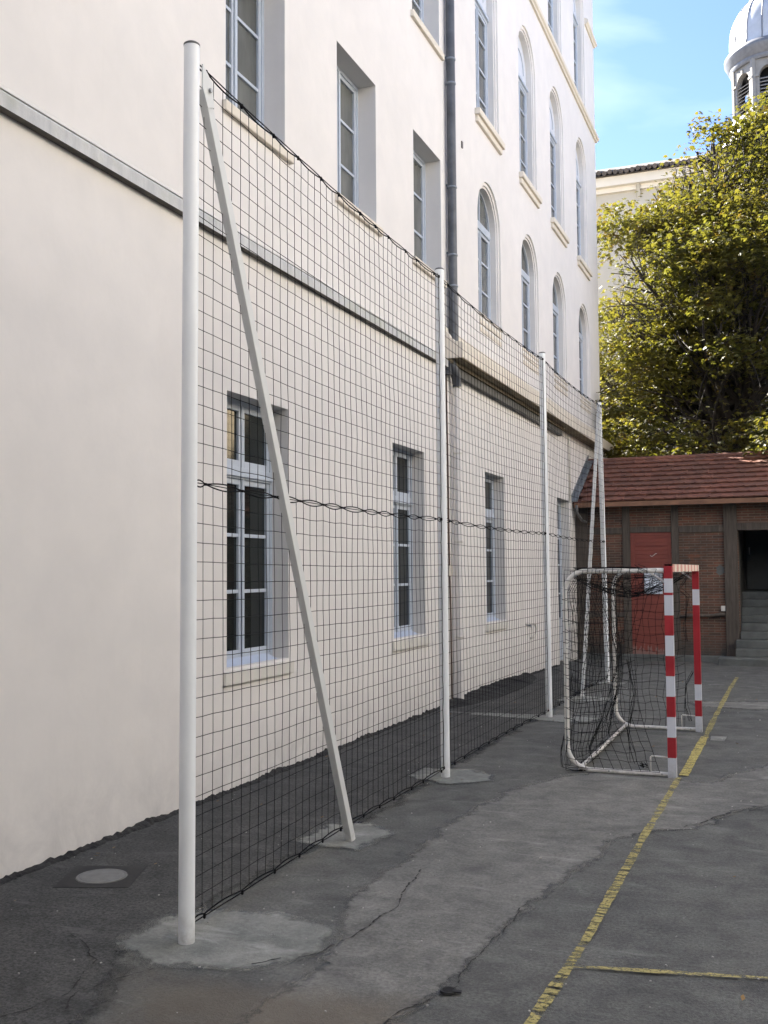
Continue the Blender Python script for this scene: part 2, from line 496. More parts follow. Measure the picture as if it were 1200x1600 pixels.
def brickmat():
    m, N, L, P = newmat('old_red_brick')
    v = coords(N)
    mp_ = mapped(N, L, v, (1, 1, 1), (R(90), 0, 0))
    b = N.new('ShaderNodeTexBrick')
    L.new(mp_, b.inputs['Vector'])
    b.inputs['Scale'].default_value = 1.0
    b.inputs['Brick Width'].default_value = 0.27; b.inputs['Row Height'].default_value = 0.062
    b.inputs['Mortar Size'].default_value = 0.009; b.inputs['Mortar Smooth'].default_value = 0.3; b.inputs['Bias'].default_value = -0.1
    b.inputs['Color1'].default_value = (0.155, 0.075, 0.052, 1); b.inputs['Color2'].default_value = (0.082, 0.055, 0.044, 1)
    b.inputs['Mortar'].default_value = (0.17, 0.14, 0.11, 1)
    n1 = ramp(N, L, ntex(N, L, v, 1.4, 6, 0.7), [(0.35, 0.0), (0.7, 1.0)])
    c = mixc(N, L, 1.0, b.outputs['Color'], mixc(N, L, n1, (0.55, 0.6, 0.62), (1.25, 1.1, 1.0)), 'MULTIPLY')
    hot = ramp(N, L, ntex(N, L, mapped(N, L, v, (1, 1, 3)), 2.1, 4, 0.6), [(0.62, 0.0), (0.70, 0.55)])
    c = mixc(N, L, hot, c, (0.19, 0.065, 0.032))
    sp = N.new('ShaderNodeSeparateXYZ'); L.new(v, sp.inputs[0])
    mr = N.new('ShaderNodeMapRange'); mr.inputs['From Min'].default_value = 0.05; mr.inputs['From Max'].default_value = 0.6
    mr.inputs['To Min'].default_value = 1.0; mr.inputs['To Max'].default_value = 0.0; L.new(sp.outputs['Z'], mr.inputs['Value'])
    ml = N.new('ShaderNodeMath'); ml.operation = 'MULTIPLY'; L.new(mr.outputs[0], ml.inputs[0])
    L.new(ramp(N, L, ntex(N, L, v, 2.0, 6, 0.7), [(0.3, 0.4), (0.6, 1.0)]), ml.inputs[1])
    c = mixc(N, L, ml.outputs[0], c, (0.050, 0.050, 0.046))
    L.new(c, P.inputs['Base Color'])
    P.inputs['Roughness'].default_value = 0.9
    bump(N, L, P, b.outputs['Fac'], -0.6, 0.01)
    return m
M['brick'] = brickmat()

def timbermat():
    m, N, L, P = newmat('weathered_dark_timber')
    v = coords(N)
    f = ramp(N, L, ntex(N, L, mapped(N, L, v, (14, 14, 1.2)), 1.5, 6, 0.7, 0.4), [(0.3, (0.045, 0.037, 0.031)), (0.75, (0.120, 0.100, 0.082))])
    L.new(f, P.inputs['Base Color'])
    P.inputs['Roughness'].default_value = 0.85
    bump(N, L, P, ntex(N, L, mapped(N, L, v, (30, 30, 2)), 2, 5, 0.7), 0.5, 0.01)
    return m
M['timber'] = timbermat()

def reddoor():
    m, N, L, P = newmat('faded_red_door_paint')
    v = coords(N)
    f = ramp(N, L, ntex(N, L, mapped(N, L, v, (1, 1, 6)), 2.0, 6, 0.7), [(0.3, (0.165, 0.038, 0.027)), (0.75, (0.235, 0.055, 0.038))])
    sp = N.new('ShaderNodeSeparateXYZ'); L.new(v, sp.inputs[0])
    mr = N.new('ShaderNodeMapRange'); mr.inputs['From Min'].default_value = 0.0; mr.inputs['From Max'].default_value = 0.5
    mr.inputs['To Min'].default_value = 0.42; mr.inputs['To Max'].default_value = 0.75; L.new(sp.outputs['Z'], mr.inputs['Value'])
    gt = N.new('ShaderNodeMath'); gt.operation = 'GREATER_THAN'
    L.new(ntex(N, L, mapped(N, L, v, (18, 18, 4)), 1.0, 6, 0.7), gt.inputs[0]); L.new(mr.outputs[0], gt.inputs[1])
    ad = N.new('ShaderNodeMath'); ad.operation = 'MULTIPLY'; ad.inputs[1].default_value = 0.35; L.new(gt.outputs[0], ad.inputs[0])
    c = mixc(N, L, ad.outputs[0], f, (0.30, 0.28, 0.25))
    L.new(c, P.inputs['Base Color'])
    P.inputs['Roughness'].default_value = 0.6
    return m
M['reddoor'] = reddoor()

def tilemat():
    m, N, L, P = newmat('red_brown_clay_tile')
    v = coords(N)
    wn_ = N.new('ShaderNodeTexWhiteNoise'); wn_.noise_dimensions = '3D'
    sn = N.new('ShaderNodeVectorMath'); sn.operation = 'SNAP'; sn.inputs[1].default_value = (0.25, 0.275, 5.0); L.new(v, sn.inputs[0])
    L.new(sn.outputs[0], wn_.inputs[0])
    c = ramp(N, L, wn_.outputs['Value'], [(0.0, (0.130, 0.053, 0.036)), (1.0, (0.205, 0.082, 0.054))])
    g = ramp(N, L, ntex(N, L, v, 1.2, 7, 0.7), [(0.45, 0.0), (0.7, 0.5)])
    c = mixc(N, L, g, c, (0.095, 0.065, 0.050))
    L.new(c, P.inputs['Base Color'])
    P.inputs['Roughness'].default_value = 0.8
    bump(N, L, P, ntex(N, L, v, 40, 4), 0.3, 0.005)
    return m
M['tile'] = tilemat()

def leafmat(name, c_dark, c_light, c_yel, yel=0.5):
    m, N, L, P = newmat(name)
    v = coords(N)
    f = ramp(N, L, ntex(N, L, v, 0.55, 4, 0.6), [(0.35, 0.0), (0.65, 1.0)])
    g = N.new('ShaderNodeTexWhiteNoise'); g.noise_dimensions = '3D'
    sn = N.new('ShaderNodeVectorMath'); sn.operation = 'SNAP'; sn.inputs[1].default_value = (0.3, 0.3, 0.3); L.new(v, sn.inputs[0]); L.new(sn.outputs[0], g.inputs[0])
    c = mixc(N, L, g.outputs['Value'], c_dark, c_light)
    ym = N.new('ShaderNodeMath'); ym.operation = 'MULTIPLY'; L.new(f, ym.inputs[0]); ym.inputs[1].default_value = yel
    c = mixc(N, L, ym.outputs[0], c, c_yel)
    g2 = ramp(N, L, g.outputs['Value'], [(0.90, 0.0), (0.93, 0.7)])
    c = mixc(N, L, g2, c, (0.085, 0.050, 0.018))
    L.new(c, P.inputs['Base Color'])
    P.inputs['Roughness'].default_value = 0.55
    tr = N.new('ShaderNodeBsdfTranslucent')
    tcol = mixc(N, L, 1.0, c, (1.25, 1.2, 0.45), 'MULTIPLY')
    L.new(tcol, tr.inputs[0])
    ms = N.new('ShaderNodeMixShader'); ms.inputs[0].default_value = 0.5
    L.new(P.outputs[0], ms.inputs[1]); L.new(tr.outputs[0], ms.inputs[2])
    L.new(ms.outputs[0], N['Material Output'].inputs[0])
    return m
M['leaf'] = leafmat('chestnut_leaf', (0.076, 0.084, 0.026), (0.116, 0.114, 0.033), (0.145, 0.122, 0.035), 0.55)
M['bark'] = simple('dark_bark', (0.026, 0.021, 0.017), 0.9, 0, 0.35, 5, 0.5)
# ------------------------------------------------------------------ ground
def gz(y):
    return 0.0 if y < 19 else -0.02 * (y - 19) if y < 27 else -0.16


def gsheet(name, poly, dz, mat, jag=0.0, seed=0, sub=0.12, soft=0.0):
    """thin sheet following the ground; soft > 0 adds a rim whose 'fade' runs 1 to 0 for a crumbled edge"""
    pts = []
    n = len(poly)
    area = sum(poly[i][0] * poly[(i + 1) % n][1] - poly[(i + 1) % n][0] * poly[i][1] for i in range(n))
    if area < 0: poly = poly[::-1]
    for i in range(n):
        a = Vector(poly[i]); b = Vector(poly[(i + 1) % n])
        k = max(1, int((b - a).length / sub))
        nrm = Vector(((b - a).y, -(b - a).x)).normalized()
        for j in range(k):
            p = a.lerp(b, j / k)
            q = noise.noise(Vector((p.x * 2.3, p.y * 2.3, seed))) + 0.6 * noise.noise(Vector((p.x * 9, p.y * 9, seed + 5))) + (0.0 if soft else 0.35 * noise.noise(Vector((p.x * 26, p.y * 26, seed + 9))))
            p = p + nrm * q * jag
            pts.append(p)
    m_ = len(pts)
    mb = MB()
    inner = pts
    if soft:
        # smoothed normals
        ns = []
        for i in range(m_):
            t = Vector((0, 0))
            for w in range(-3, 4): t += pts[(i + w + 1) % m_] - pts[(i + w) % m_]
            ns.append(Vector((t.y, -t.x)).normalized())
        outer = [pts[i] + ns[i] * soft * 0.5 for i in range(m_)]
        inner = [pts[i] - ns[i] * soft * 0.5 for i in range(m_)]
    tris = tessellate_polygon([[Vector((p.x, p.y, 0)) for p in inner]])
    vs = [(p.x, p.y, gz(p.y) + dz) for p in inner]
    fs = [tuple(t) for t in tris]
    if soft:
        vs += [(p.x, p.y, gz(p.y) + dz) for p in outer]
        fs += [(i, (i + 1) % m_, m_ + (i + 1) % m_, m_ + i) for i in range(m_)]
    mb.add(vs, fs)
    o = mb.build(name, mat)
    if sum(p.normal.z * p.area for p in o.data.polygons) < 0: o.data.flip_normals()
    at = o.data.attributes.new('fade', 'FLOAT', 'POINT')
    at.data.foreach_set('value', [1.0] * m_ + [0.0] * (len(vs) - m_))
    return struct(o)


g = MB()
ys = [-400, -60, -10, 0, 10, 19, 20, 22, 24, 27, 40, 100, 900]
xs = [-900, -60, -5, 0, 5, 60, 900]
for i in range(len(xs) - 1):
    for j in range(len(ys) - 1):
        g.add([(xs[i], ys[j], gz(ys[j])), (xs[i + 1], ys[j], gz(ys[j])), (xs[i + 1], ys[j + 1], gz(ys[j + 1])), (xs[i], ys[j + 1], gz(ys[j + 1]))], [(0, 1, 2, 3)])
struct(g.build('ground', M['ground']))

gsheet('asphalt_strip', [(-4.999, -6), (-3.0, -6), (-2.95, 3.2), (-3.15, 4.3), (-3.45, 4.9), (-3.42, 7), (-3.34, 9), (-3.4, 12), (-3.38, 14), (-3.45, 19), (-3.6, 19.0), (-4.5, 21.8), (-4.999, 22.6)], 0.003, M['darkasphalt'], 0.07, 3, 0.08, 0.22)
gsheet('asphalt_repair', [(-2.9, 2.6), (-2.60, 3.9), (-2.42, 4.3), (-2.33, 5.0), (-2.47, 5.6), (-2.66, 6.2), (-2.62, 7.16), (-2.65, 8.16), (-2.51, 9.65), (-2.18, 10.4), (-1.76, 10.9), (-1.4, 11.05),
                          (-1.08, 10.6), (-0.79, 10.56), (-0.30, 11.8), (1.2, 13.2), (1.6, 12.0), (0.6, 10.5), (-0.26, 9.74), (-0.55, 9.38), (-0.80, 8.66), (-1.05, 8.5), (-1.33, 8.2), (-1.44, 7.25), (-1.57, 6.47), (-1.62, 5.63), (-1.69, 4.79), (-1.9, 4.0), (-1.9, 2.6)],
       0.006, M['lightasphalt'], 0.05, 11, 0.06, 0.16)
gsheet('asphalt_repair', [(-1.55, 16.9), (-0.9, 17.2), (0.6, 17.4), (0.7, 16.6), (-0.6, 16.3), (-1.4, 16.4)], 0.0045, M['lightasphalt'], 0.05, 21, 0.08, 0.3)
gsheet('asphalt_repair', [(-0.98, 13.2), (-0.82, 13.2), (-0.80, 13.55), (-1.0, 13.55)], 0.0055, M['concrete'], 0.008, 31, 0.03, 0.03)
footings = [[(-3.55, 4.96), (-3.20, 4.76), (-2.66, 4.86), (-2.44, 5.25), (-2.52, 5.62), (-2.95, 5.70), (-3.28, 5.66), (-3.52, 5.45)],
            [(-3.58, 7.25), (-3.07, 7.22), (-2.96, 7.72), (-3.25, 7.98), (-3.55, 7.85)],
            [(-3.68, 9.92), (-3.16, 9.68), (-2.80, 9.98), (-2.86, 10.25), (-3.17, 10.44), (-3.65, 10.4)],
            [(-4.4, 14.45), (-3.4, 14.25), (-3.05, 14.08), (-2.6, 14.25), (-2.55, 14.62), (-3.0, 14.80), (-4.35, 14.68)],
            [(-3.55, 16.85), (-3.50, 16.40), (-2.6, 16.5), (-2.6, 17.0), (-3.3, 17.2)],
            [(-3.5, 19.0), (-2.9, 19.0), (-2.85, 19.5), (-3.5, 19.55)]]
for i, f_ in enumerate(footings):
    gsheet('concrete_footing', f_, 0.009, M['concrete'], 0.03, 40 + i, 0.04, 0.17)
# painted court lines
def line(name, pts, w, mat, dz=0.012, seed=0):
    L_, R_ = [], []
    for i in range(len(pts)):
        a = Vector(pts[max(0, i - 1)]); b = Vector(pts[min(len(pts) - 1, i + 1)])
        n_ = Vector((-(b - a).y, (b - a).x)).normalized() * w / 2
        p = Vector(pts[i]); L_.append(tuple(p + n_)); R_.append(tuple(p - n_))
    return gsheet(name, L_ + R_[::-1], dz, mat, 0.012, seed, 0.03)
line('yellow_line', [(-1.15, 1.5), (-1.16, 4.76), (-1.125, 5.9), (-1.12, 8.2), (-1.10, 10.72)], 0.060, M['yellow'], 0.012, 1)
line('yellow_line', [(-1.065, 10.84), (-1.06, 13.42)], 0.088, M['yellowthick'], 0.012, 2)
line('yellow_line', [(-1.05, 13.44), (-1.06, 15.0), (-1.06, 21.4)], 0.065, M['yellow'], 0.012, 3)
line('yellow_line', [(-1.12, 5.48), (0.2, 5.735), (5.0, 6.6)], 0.042, M['yellow'], 0.0135, 4)
line('white_line', [(-3.0, 20.05), (-1.6, 19.69), (-0.46, 19.3), (5, 18.2)], 0.06, M['whiteline'], 0.012, 5)
line('white_line', [(-4.7, 14.58), (-4.0, 14.6), (-3.45, 14.62)], 0.08, M['whiteline'], 0.013, 6)

# cracks: thin jagged dark ribbons
def crack(pts, w, seed):
    L_, R_ = [], []
    rnd = random.Random(seed)
    P_ = []
    for i in range(len(pts) - 1):
        a = Vector(pts[i]); b = Vector(pts[i + 1]); k = max(2, int((b - a).length / 0.03))
        for j in range(k):
            p = a.lerp(b, j / k)
            P_.append(p + Vector((noise.noise(Vector((p.x * 5, p.y * 5, seed))), noise.noise(Vector((p.x * 5, p.y * 5, seed + 7))))) * 0.05
                      + Vector((rnd.uniform(-1, 1), rnd.uniform(-1, 1))) * 0.006)
    mb = MB()
    for i in range(len(P_) - 1):
        ww = w * rnd.uniform(0.15, 1.2) * (1 if rnd.random() > 0.12 else 0.15)
        d = (P_[i + 1] - P_[i]); n_ = Vector((-d.y, d.x)).normalized() * ww / 2
        a, b = P_[i], P_[i + 1]
        mb.add([(a.x - n_.x, a.y - n_.y, gz(a.y) + 0.0105), (a.x + n_.x, a.y + n_.y, gz(a.y) + 0.0105), (b.x + n_.x, b.y + n_.y, gz(b.y) + 0.0105), (b.x - n_.x, b.y - n_.y, gz(b.y) + 0.0105)], [(0, 1, 2, 3)])
    struct(mb.build('crack', M['crack']))
crack([(-1.60, 5.05), (-1.68, 4.80), (-1.80, 4.5), (-2.0, 4.2)], 0.010, 1)
crack([(-2.72, 4.95), (-2.43, 5.22), (-2.33, 5.81), (-2.30, 6.0), (-2.45, 6.9)], 0.012, 2)
crack([(-1.57, 6.4), (-1.60, 5.8), (-1.63, 5.2), (-1.60, 5.05)], 0.008, 3)
crack([(-0.85, 8.7), (-0.55, 9.35), (-0.1, 9.7), (0.5, 9.85)], 0.014, 4)
crack([(-3.15, 4.72), (-3.3, 4.4), (-3.25, 4.1)], 0.012, 5)
crack([(-3.9, 5.0), (-3.5, 4.7), (-3.35, 4.3), (-3.5, 3.9)], 0.010, 6)
crack([(-2.3, 12.0), (-1.7, 12.2), (-1.2, 12.4)], 0.010, 7)
crack([(-3.0, 19.6), (-2.0, 19.0), (-1.7, 18.8)], 0.02, 8)

# lumpy tar edge where the asphalt meets the facade
sk = MB()
rnd = random.Random(5)
N_ = 900
prev = None
for i in range(N_ + 1):
    y = -2 + 25.4 * i / N_
    h = 0.010 + 0.028 * max(0, noise.noise(Vector((y * 14, 0, 6)))) * (1 + noise.noise(Vector((y * 1.1, 3, 6)))) + 0.05 * max(0, noise.noise(Vector((y * 1.7, 0, 3)))) + 0.035 * max(0, noise.noise(Vector((y * 9, 0, 5)))) + 0.012 * rnd.random()
    w = 0.05 + 0.06 * abs(noise.noise(Vector((y * 3.1, 0, 8)))) + 0.02 * rnd.random()
    if 14.9 < y < 20.5:
        k_ = math.sin((y - 14.9) / 5.6 * PI) ** 0.5
        h += 0.05 * k_; w += 0.5 * k_
    row = [(-5.03, y, h), (-5 + w * 0.3, y, h * 0.95), (-5 + w * 0.7, y, h * 0.5 + 0.004), (-5 + w, y, 0.0)]
    row = [(a, b, c + gz(y)) for a, b, c in row]
    if prev: sk.add(prev + row, [(0, 1, 5, 4), (1, 2, 6, 5), (2, 3, 7, 6)])
    prev = row
struct(sk.build('asphalt_edge', asphalt('tar_edge', (0.020, 0.020, 0.020), (0.036, 0.036, 0.035), 0.8)))

# grit and fallen leaves
gr = MB()
rnd = random.Random(12)
for i in range(420):
    y = 3.6 + 18 * rnd.random() ** 1.6; x = rnd.uniform(-4.9, 1.2 + 0.05 * y)
    s_ = rnd.uniform(0.002, 0.006) * (1 if rnd.random() < 0.93 else 1.9)
    c_ = Vector((x, y, gz(y) + 0.012 + s_ * 0.4))
    a = rnd.uniform(0, PI)
    gr.obox(c_, Vector((math.cos(a), math.sin(a), 0.1)) * s_, Vector((-math.sin(a), math.cos(a), 0)) * s_ * 0.7, Vector((0, 0, 1)) * s_ * 0.45)
tag(gr.build('grit', M['debris']), 'pale grit and crumbs scattered over the asphalt', 'grit', kind='stuff')
lf = MB()
for i in range(46):
    y = 4.2 + 17 * rnd.random() ** 1.2; x = rnd.choice([rnd.uniform(-4.9, -3.4), rnd.uniform(-3.3, 0.8)])
    if i < 10: x = -4.85 + 0.12 * rnd.random()
    s_ = rnd.uniform(0.012, 0.026); a = rnd.uniform(0, 2 * PI); z = gz(y) + 0.02
    d1 = Vector((math.cos(a), math.sin(a), 0.15)) * s_; d2 = Vector((-math.sin(a), math.cos(a), 0.3)) * s_ * 0.45
    c_ = Vector((x, y, z))
    lf.add([c_ - d1, c_ + d2 + Vector((0, 0, .004)), c_ + d1 + Vector((0, 0, .006)), c_ - d2 + Vector((0, 0, .002))], [(0, 1, 2, 3)])
tag(lf.build('fallen_leaves', M['leafdead']), 'few dry brown leaves lying on the asphalt', 'leaves', kind='stuff')

# manhole cover by the wall
mh = empty('manhole_cover', (-4.42, 6.0, 0), 'round grey iron manhole lid in a square dark frame near the wall', 'manhole cover')
a = MB()
ang = R(20)
ux, uy = Vector((math.cos(ang), math.sin(ang), 0)), Vector((-math.sin(ang), math.cos(ang), 0))
c0 = Vector((-4.42, 6.0, 0))
sq = [c0 + ux * sx * 0.25 + uy * sy * 0.25 for sx, sy in ((-1, -1), (1, -1), (1, 1), (-1, 1))]
circ = [c0 + Vector((math.cos(2 * PI * k / 32), math.sin(2 * PI * k / 32), 0)) * 0.178 for k in range(32)]
tr = tessellate_polygon([sq, circ])
allp = sq + circ
a.add([(p.x, p.y, 0.0065) for p in allp], [tuple(t) for t in tr])
for P_ in (sq,):
    for i in range(4):
        p, q = P_[i], P_[(i + 1) % 4]
        a.add([(p.x, p.y, 0.0055), (q.x, q.y, 0.0055), (q.x, q.y, 0.0), (p.x, p.y, 0.0)], [(0, 1, 2, 3)])
a.build('frame', M['irondark'], mh)
a = MB()
a.lathe([(0.001, 0.011), (0.14, 0.011), (0.145, 0.008), (0.152, 0.008), (0.157, 0.011), (0.168, 0.010), (0.170, 0.0)], c0, 48)
a.build('lid', M['iron'], mh)
# small sunken ground socket
gs = empty('ground_socket', (-1.62, 4.96, 0), 'small dark broken metal socket sunk in the asphalt at the crack', 'ground socket')
a = MB()
a.lathe([(0.030, 0.008), (0.032, 0.017), (0.040, 0.018), (0.043, 0.008)], (-1.62, 4.96, 0), 20)
a.obox((-1.575, 4.955, 0.016), (0.022, 0.004, 0), (-0.003, 0.013, 0), (0, 0, 0.004))
a.build('rim', M['irondark'], gs)
a = MB()
a.lathe([(0.001, 0.0145), (0.031, 0.0145)], (-1.62, 4.96, 0), 20)
a.build('hole', M['black'], gs)

# ------------------------------------------------------------------ school building
XW = -5.0
sb = empty('school_building', (-5.0, 15.0, 0), 'tall cream rendered school building with blue-grey windows beside the white net poles', 'building')
holes = []          # (loop of (y,z), depth)
wmesh = MB()
def rect_loop(y0, y1, z0, z1): return [(y0, z0), (y1, z0), (y1, z1), (y0, z1)]
def arch_loop(yc, hw, z0, zs, n=24, k=1.0):
    pts = [(yc - hw, z0), (yc + hw, z0)]
    for i in range(n + 1):
        t = PI * i / n
        pts.append((yc + hw * math.cos(t), zs + hw * k * math.sin(t)))
    return pts
def reveal(mb, lp, xa, xb):
    n = len(lp)
    for i in range(n):
        p, q = lp[i], lp[(i + 1) % n]
        mb.add([(xa, p[0], p[1]), (xa, q[0], q[1]), (xb, q[0], q[1]), (xb, p[0], p[1])], [(0, 1, 2, 3)])
def ring(mb, lo, li, x):
    n = len(lo)
    for i in range(n):
        j = (i + 1) % n
        mb.add([(x, *lo[i]), (x, *lo[j]), (x, *li[j]), (x, *li[i])], [(0, 1, 2, 3)])

def ybars(mb, x0, x1, y0, y1, z0, z1): mb.box((x0, y0, z0), (x1, y1, z1))

def sash(fr, xf, y0, y1, z0, z1, rows, st=0.058, bar=0.036):
    """one glazed leaf; xf = front plane of frame; rows = list of bar centre heights"""
    xb = xf - 0.05
    fr.box((xb, y0, z0), (xf, y0 + st, z1)); fr.box((xb, y1 - st, z0), (xf, y1, z1))
    fr.box((xb, y0 + st, z0), (xf, y1 - st, z0 + st * 1.2)); fr.box((xb, y0 + st, z1 - st), (xf, y1 - st, z1))
    for z in rows: fr.box((xb + 0.004, y0 + st, z - bar / 2), (xf - 0.004, y1 - st, z + bar / 2))

def win_ground(yc, hw=0.65, z0=1.15, z1=3.80, last=False):
    y0, y1 = yc - hw, yc + hw
    lp = rect_loop(y0, y1, z0, z1); holes.append(lp)
    xf = XW - 0.19
    fr = MB()
    t = 0.05
    # outer frame
    fr.box((xf - 0.07, y0, z0), (xf, y0 + t, z1 - 0.0)); fr.box((xf - 0.07, y1 - t, z0), (xf, y1, z1))
    fr.box((xf - 0.07, y0 + t, z1 - t), (xf, y1 - t, z1)); fr.box((xf - 0.07, y0 + t, z0), (xf, y1 - t, z0 + 0.06))
    # transom
    fr.box((xf - 0.07, y0 + t, 3.00), (xf + 0.012, y1 - t, 3.12)); fr.box((xf - 0.06, y0 + t, 3.02), (xf + 0.035, y1 - t, 3.05))
    xs_ = xf - 0.012
    for a_, b_ in ((y0 + t, yc - 0.002), (yc + 0.002, y1 - t)):
        sash(fr, xs_, a_, b_, 3.12, z1 - t, [])
        sash(fr, xs_, a_, b_, z0 + 0.06, 3.00, [2.43, 1.865])
    fr.box((xs_, yc - 0.022, z0 + 0.06), (xs_ + 0.022, yc + 0.022, 3.0))
    fr.box((xs_, yc - 0.02, 3.12), (xs_ + 0.012, yc + 0.02, z1 - t))
    w = fr.build('window', M['frame'], sb, bevel=0.004)
    rv = MB(); reveal(rv, lp, XW, XW - 0.26); rv.build('reveal', M['greyrev'], w)
    gl = MB(); gl.box((xs_ - 0.036, y0 + t, z0 + 0.06), (xs_ - 0.028, y1 - t, z1 - t)); gl.build('pane', M['glass'], w)
    bs = MB(); bs.prism([(xf, z0 + 0.055), (xf + 0.115, z0 + 0.0), (xf + 0.115, z0 - 0.025), (xf, z0 - 0.0)], 'y', y0 + 0.01, y1 - 0.12)
    bs.build('weather_board', M['bluesill'], w)
    si = MB(); si.box((XW - 0.19, y0 - 0.07, z0 - 0.16), (XW + 0.035, y1 + 0.07, z0 - 0.028))
    si.build('sill', M['sill'], w, bevel=0.008)

for yc in (9.33, 13.77, 18.32):
    win_ground(yc)

# ground-floor door at the shed end
y0, y1 = 23.70, 25.05
lp = rect_loop(y0, y1, -0.12, 3.73); holes.append(lp)
fr = MB(); xf = XW - 0.19
fr.box((xf - 0.07, y0, -0.1), (xf, y0 + 0.06, 3.73)); fr.box((xf - 0.07, y1 - 0.06, -0.1), (xf, y1, 3.73))
fr.box((xf - 0.07, y0 + 0.06, 3.66), (xf, y1 - 0.06, 3.73)); fr.box((xf - 0.07, y0 + 0.06, 2.85), (xf + 0.01, y1 - 0.06, 2.97))
for a_, b_ in ((y0 + 0.06, 24.373), (24.377, y1 - 0.06)):
    sash(fr, xf - 0.012, a_, b_, 2.97, 3.66, []); sash(fr, xf - 0.012, a_, b_, 0.85, 2.85, [1.5, 2.18])
    fr.box((xf - 0.06, a_, -0.09), (xf - 0.012, b_, 0.85))
dr = fr.build('door', M['frame'], sb, bevel=0.004)
rv = MB(); reveal(rv, lp, XW, XW - 0.26); rv.build('reveal', M['greyrev'], dr)
gl = MB(); gl.box((xf - 0.05, y0 + 0.06, 0.85), (xf - 0.042, y1 - 0.06, 3.66)); gl.build('pane', M['glass'], dr)

def win_upper(yc, z0, hw=0.635, h=1.90):
    y0, y1, z1 = yc - hw, yc + hw, z0 + h
    lp = rect_loop(y0, y1, z0, z1); holes.append(lp)
    xf = XW - 0.25; t = 0.05
    fr = MB()
    fr.box((xf - 0.07, y0, z0), (xf, y0 + t, z1)); fr.box((xf - 0.07, y1 - t, z0), (xf, y1, z1))
    fr.box((xf - 0.07, y0 + t, z1 - t), (xf, y1 - t, z1)); fr.box((xf - 0.07, y0 + t, z0), (xf, y1 - t, z0 + 0.05))
    xs_ = xf - 0.012
    hh = (h - 0.1) / 3
    for a_, b_ in ((y0 + t, yc - 0.002), (yc + 0.002, y1 - t)):
        sash(fr, xs_, a_, b_, z0 + 0.05, z1 - t, [z0 + 0.06 + hh, z0 + 0.05 + 2 * hh])
    fr.box((xs_, yc - 0.024, z0 + 0.05), (xs_ + 0.022, yc + 0.024, z1 - t))
    w = fr.build('window', M['frame'], sb, bevel=0.004)
    rv = MB(); reveal(rv, lp, XW, XW - 0.33); rv.build('reveal', M['greyrev'], w)
    gl = MB(); gl.box((xs_ - 0.036, y0 + t, z0 + 0.05), (xs_ - 0.028, y1 - t, z1 - t)); gl.build('pane', M['glassup'], w)
    si = MB(); si.box((XW - 0.25, y0 - 0.07, z0 - 0.115), (XW + 0.05, y1 + 0.13, z0 - 0.01)); si.build('sill', M['trim'], w, bevel=0.008)

for z0 in (6.62, 10.30):
    for yc in (5.62, 9.28, 11.95, 14.70):
        win_upper(yc, z0)

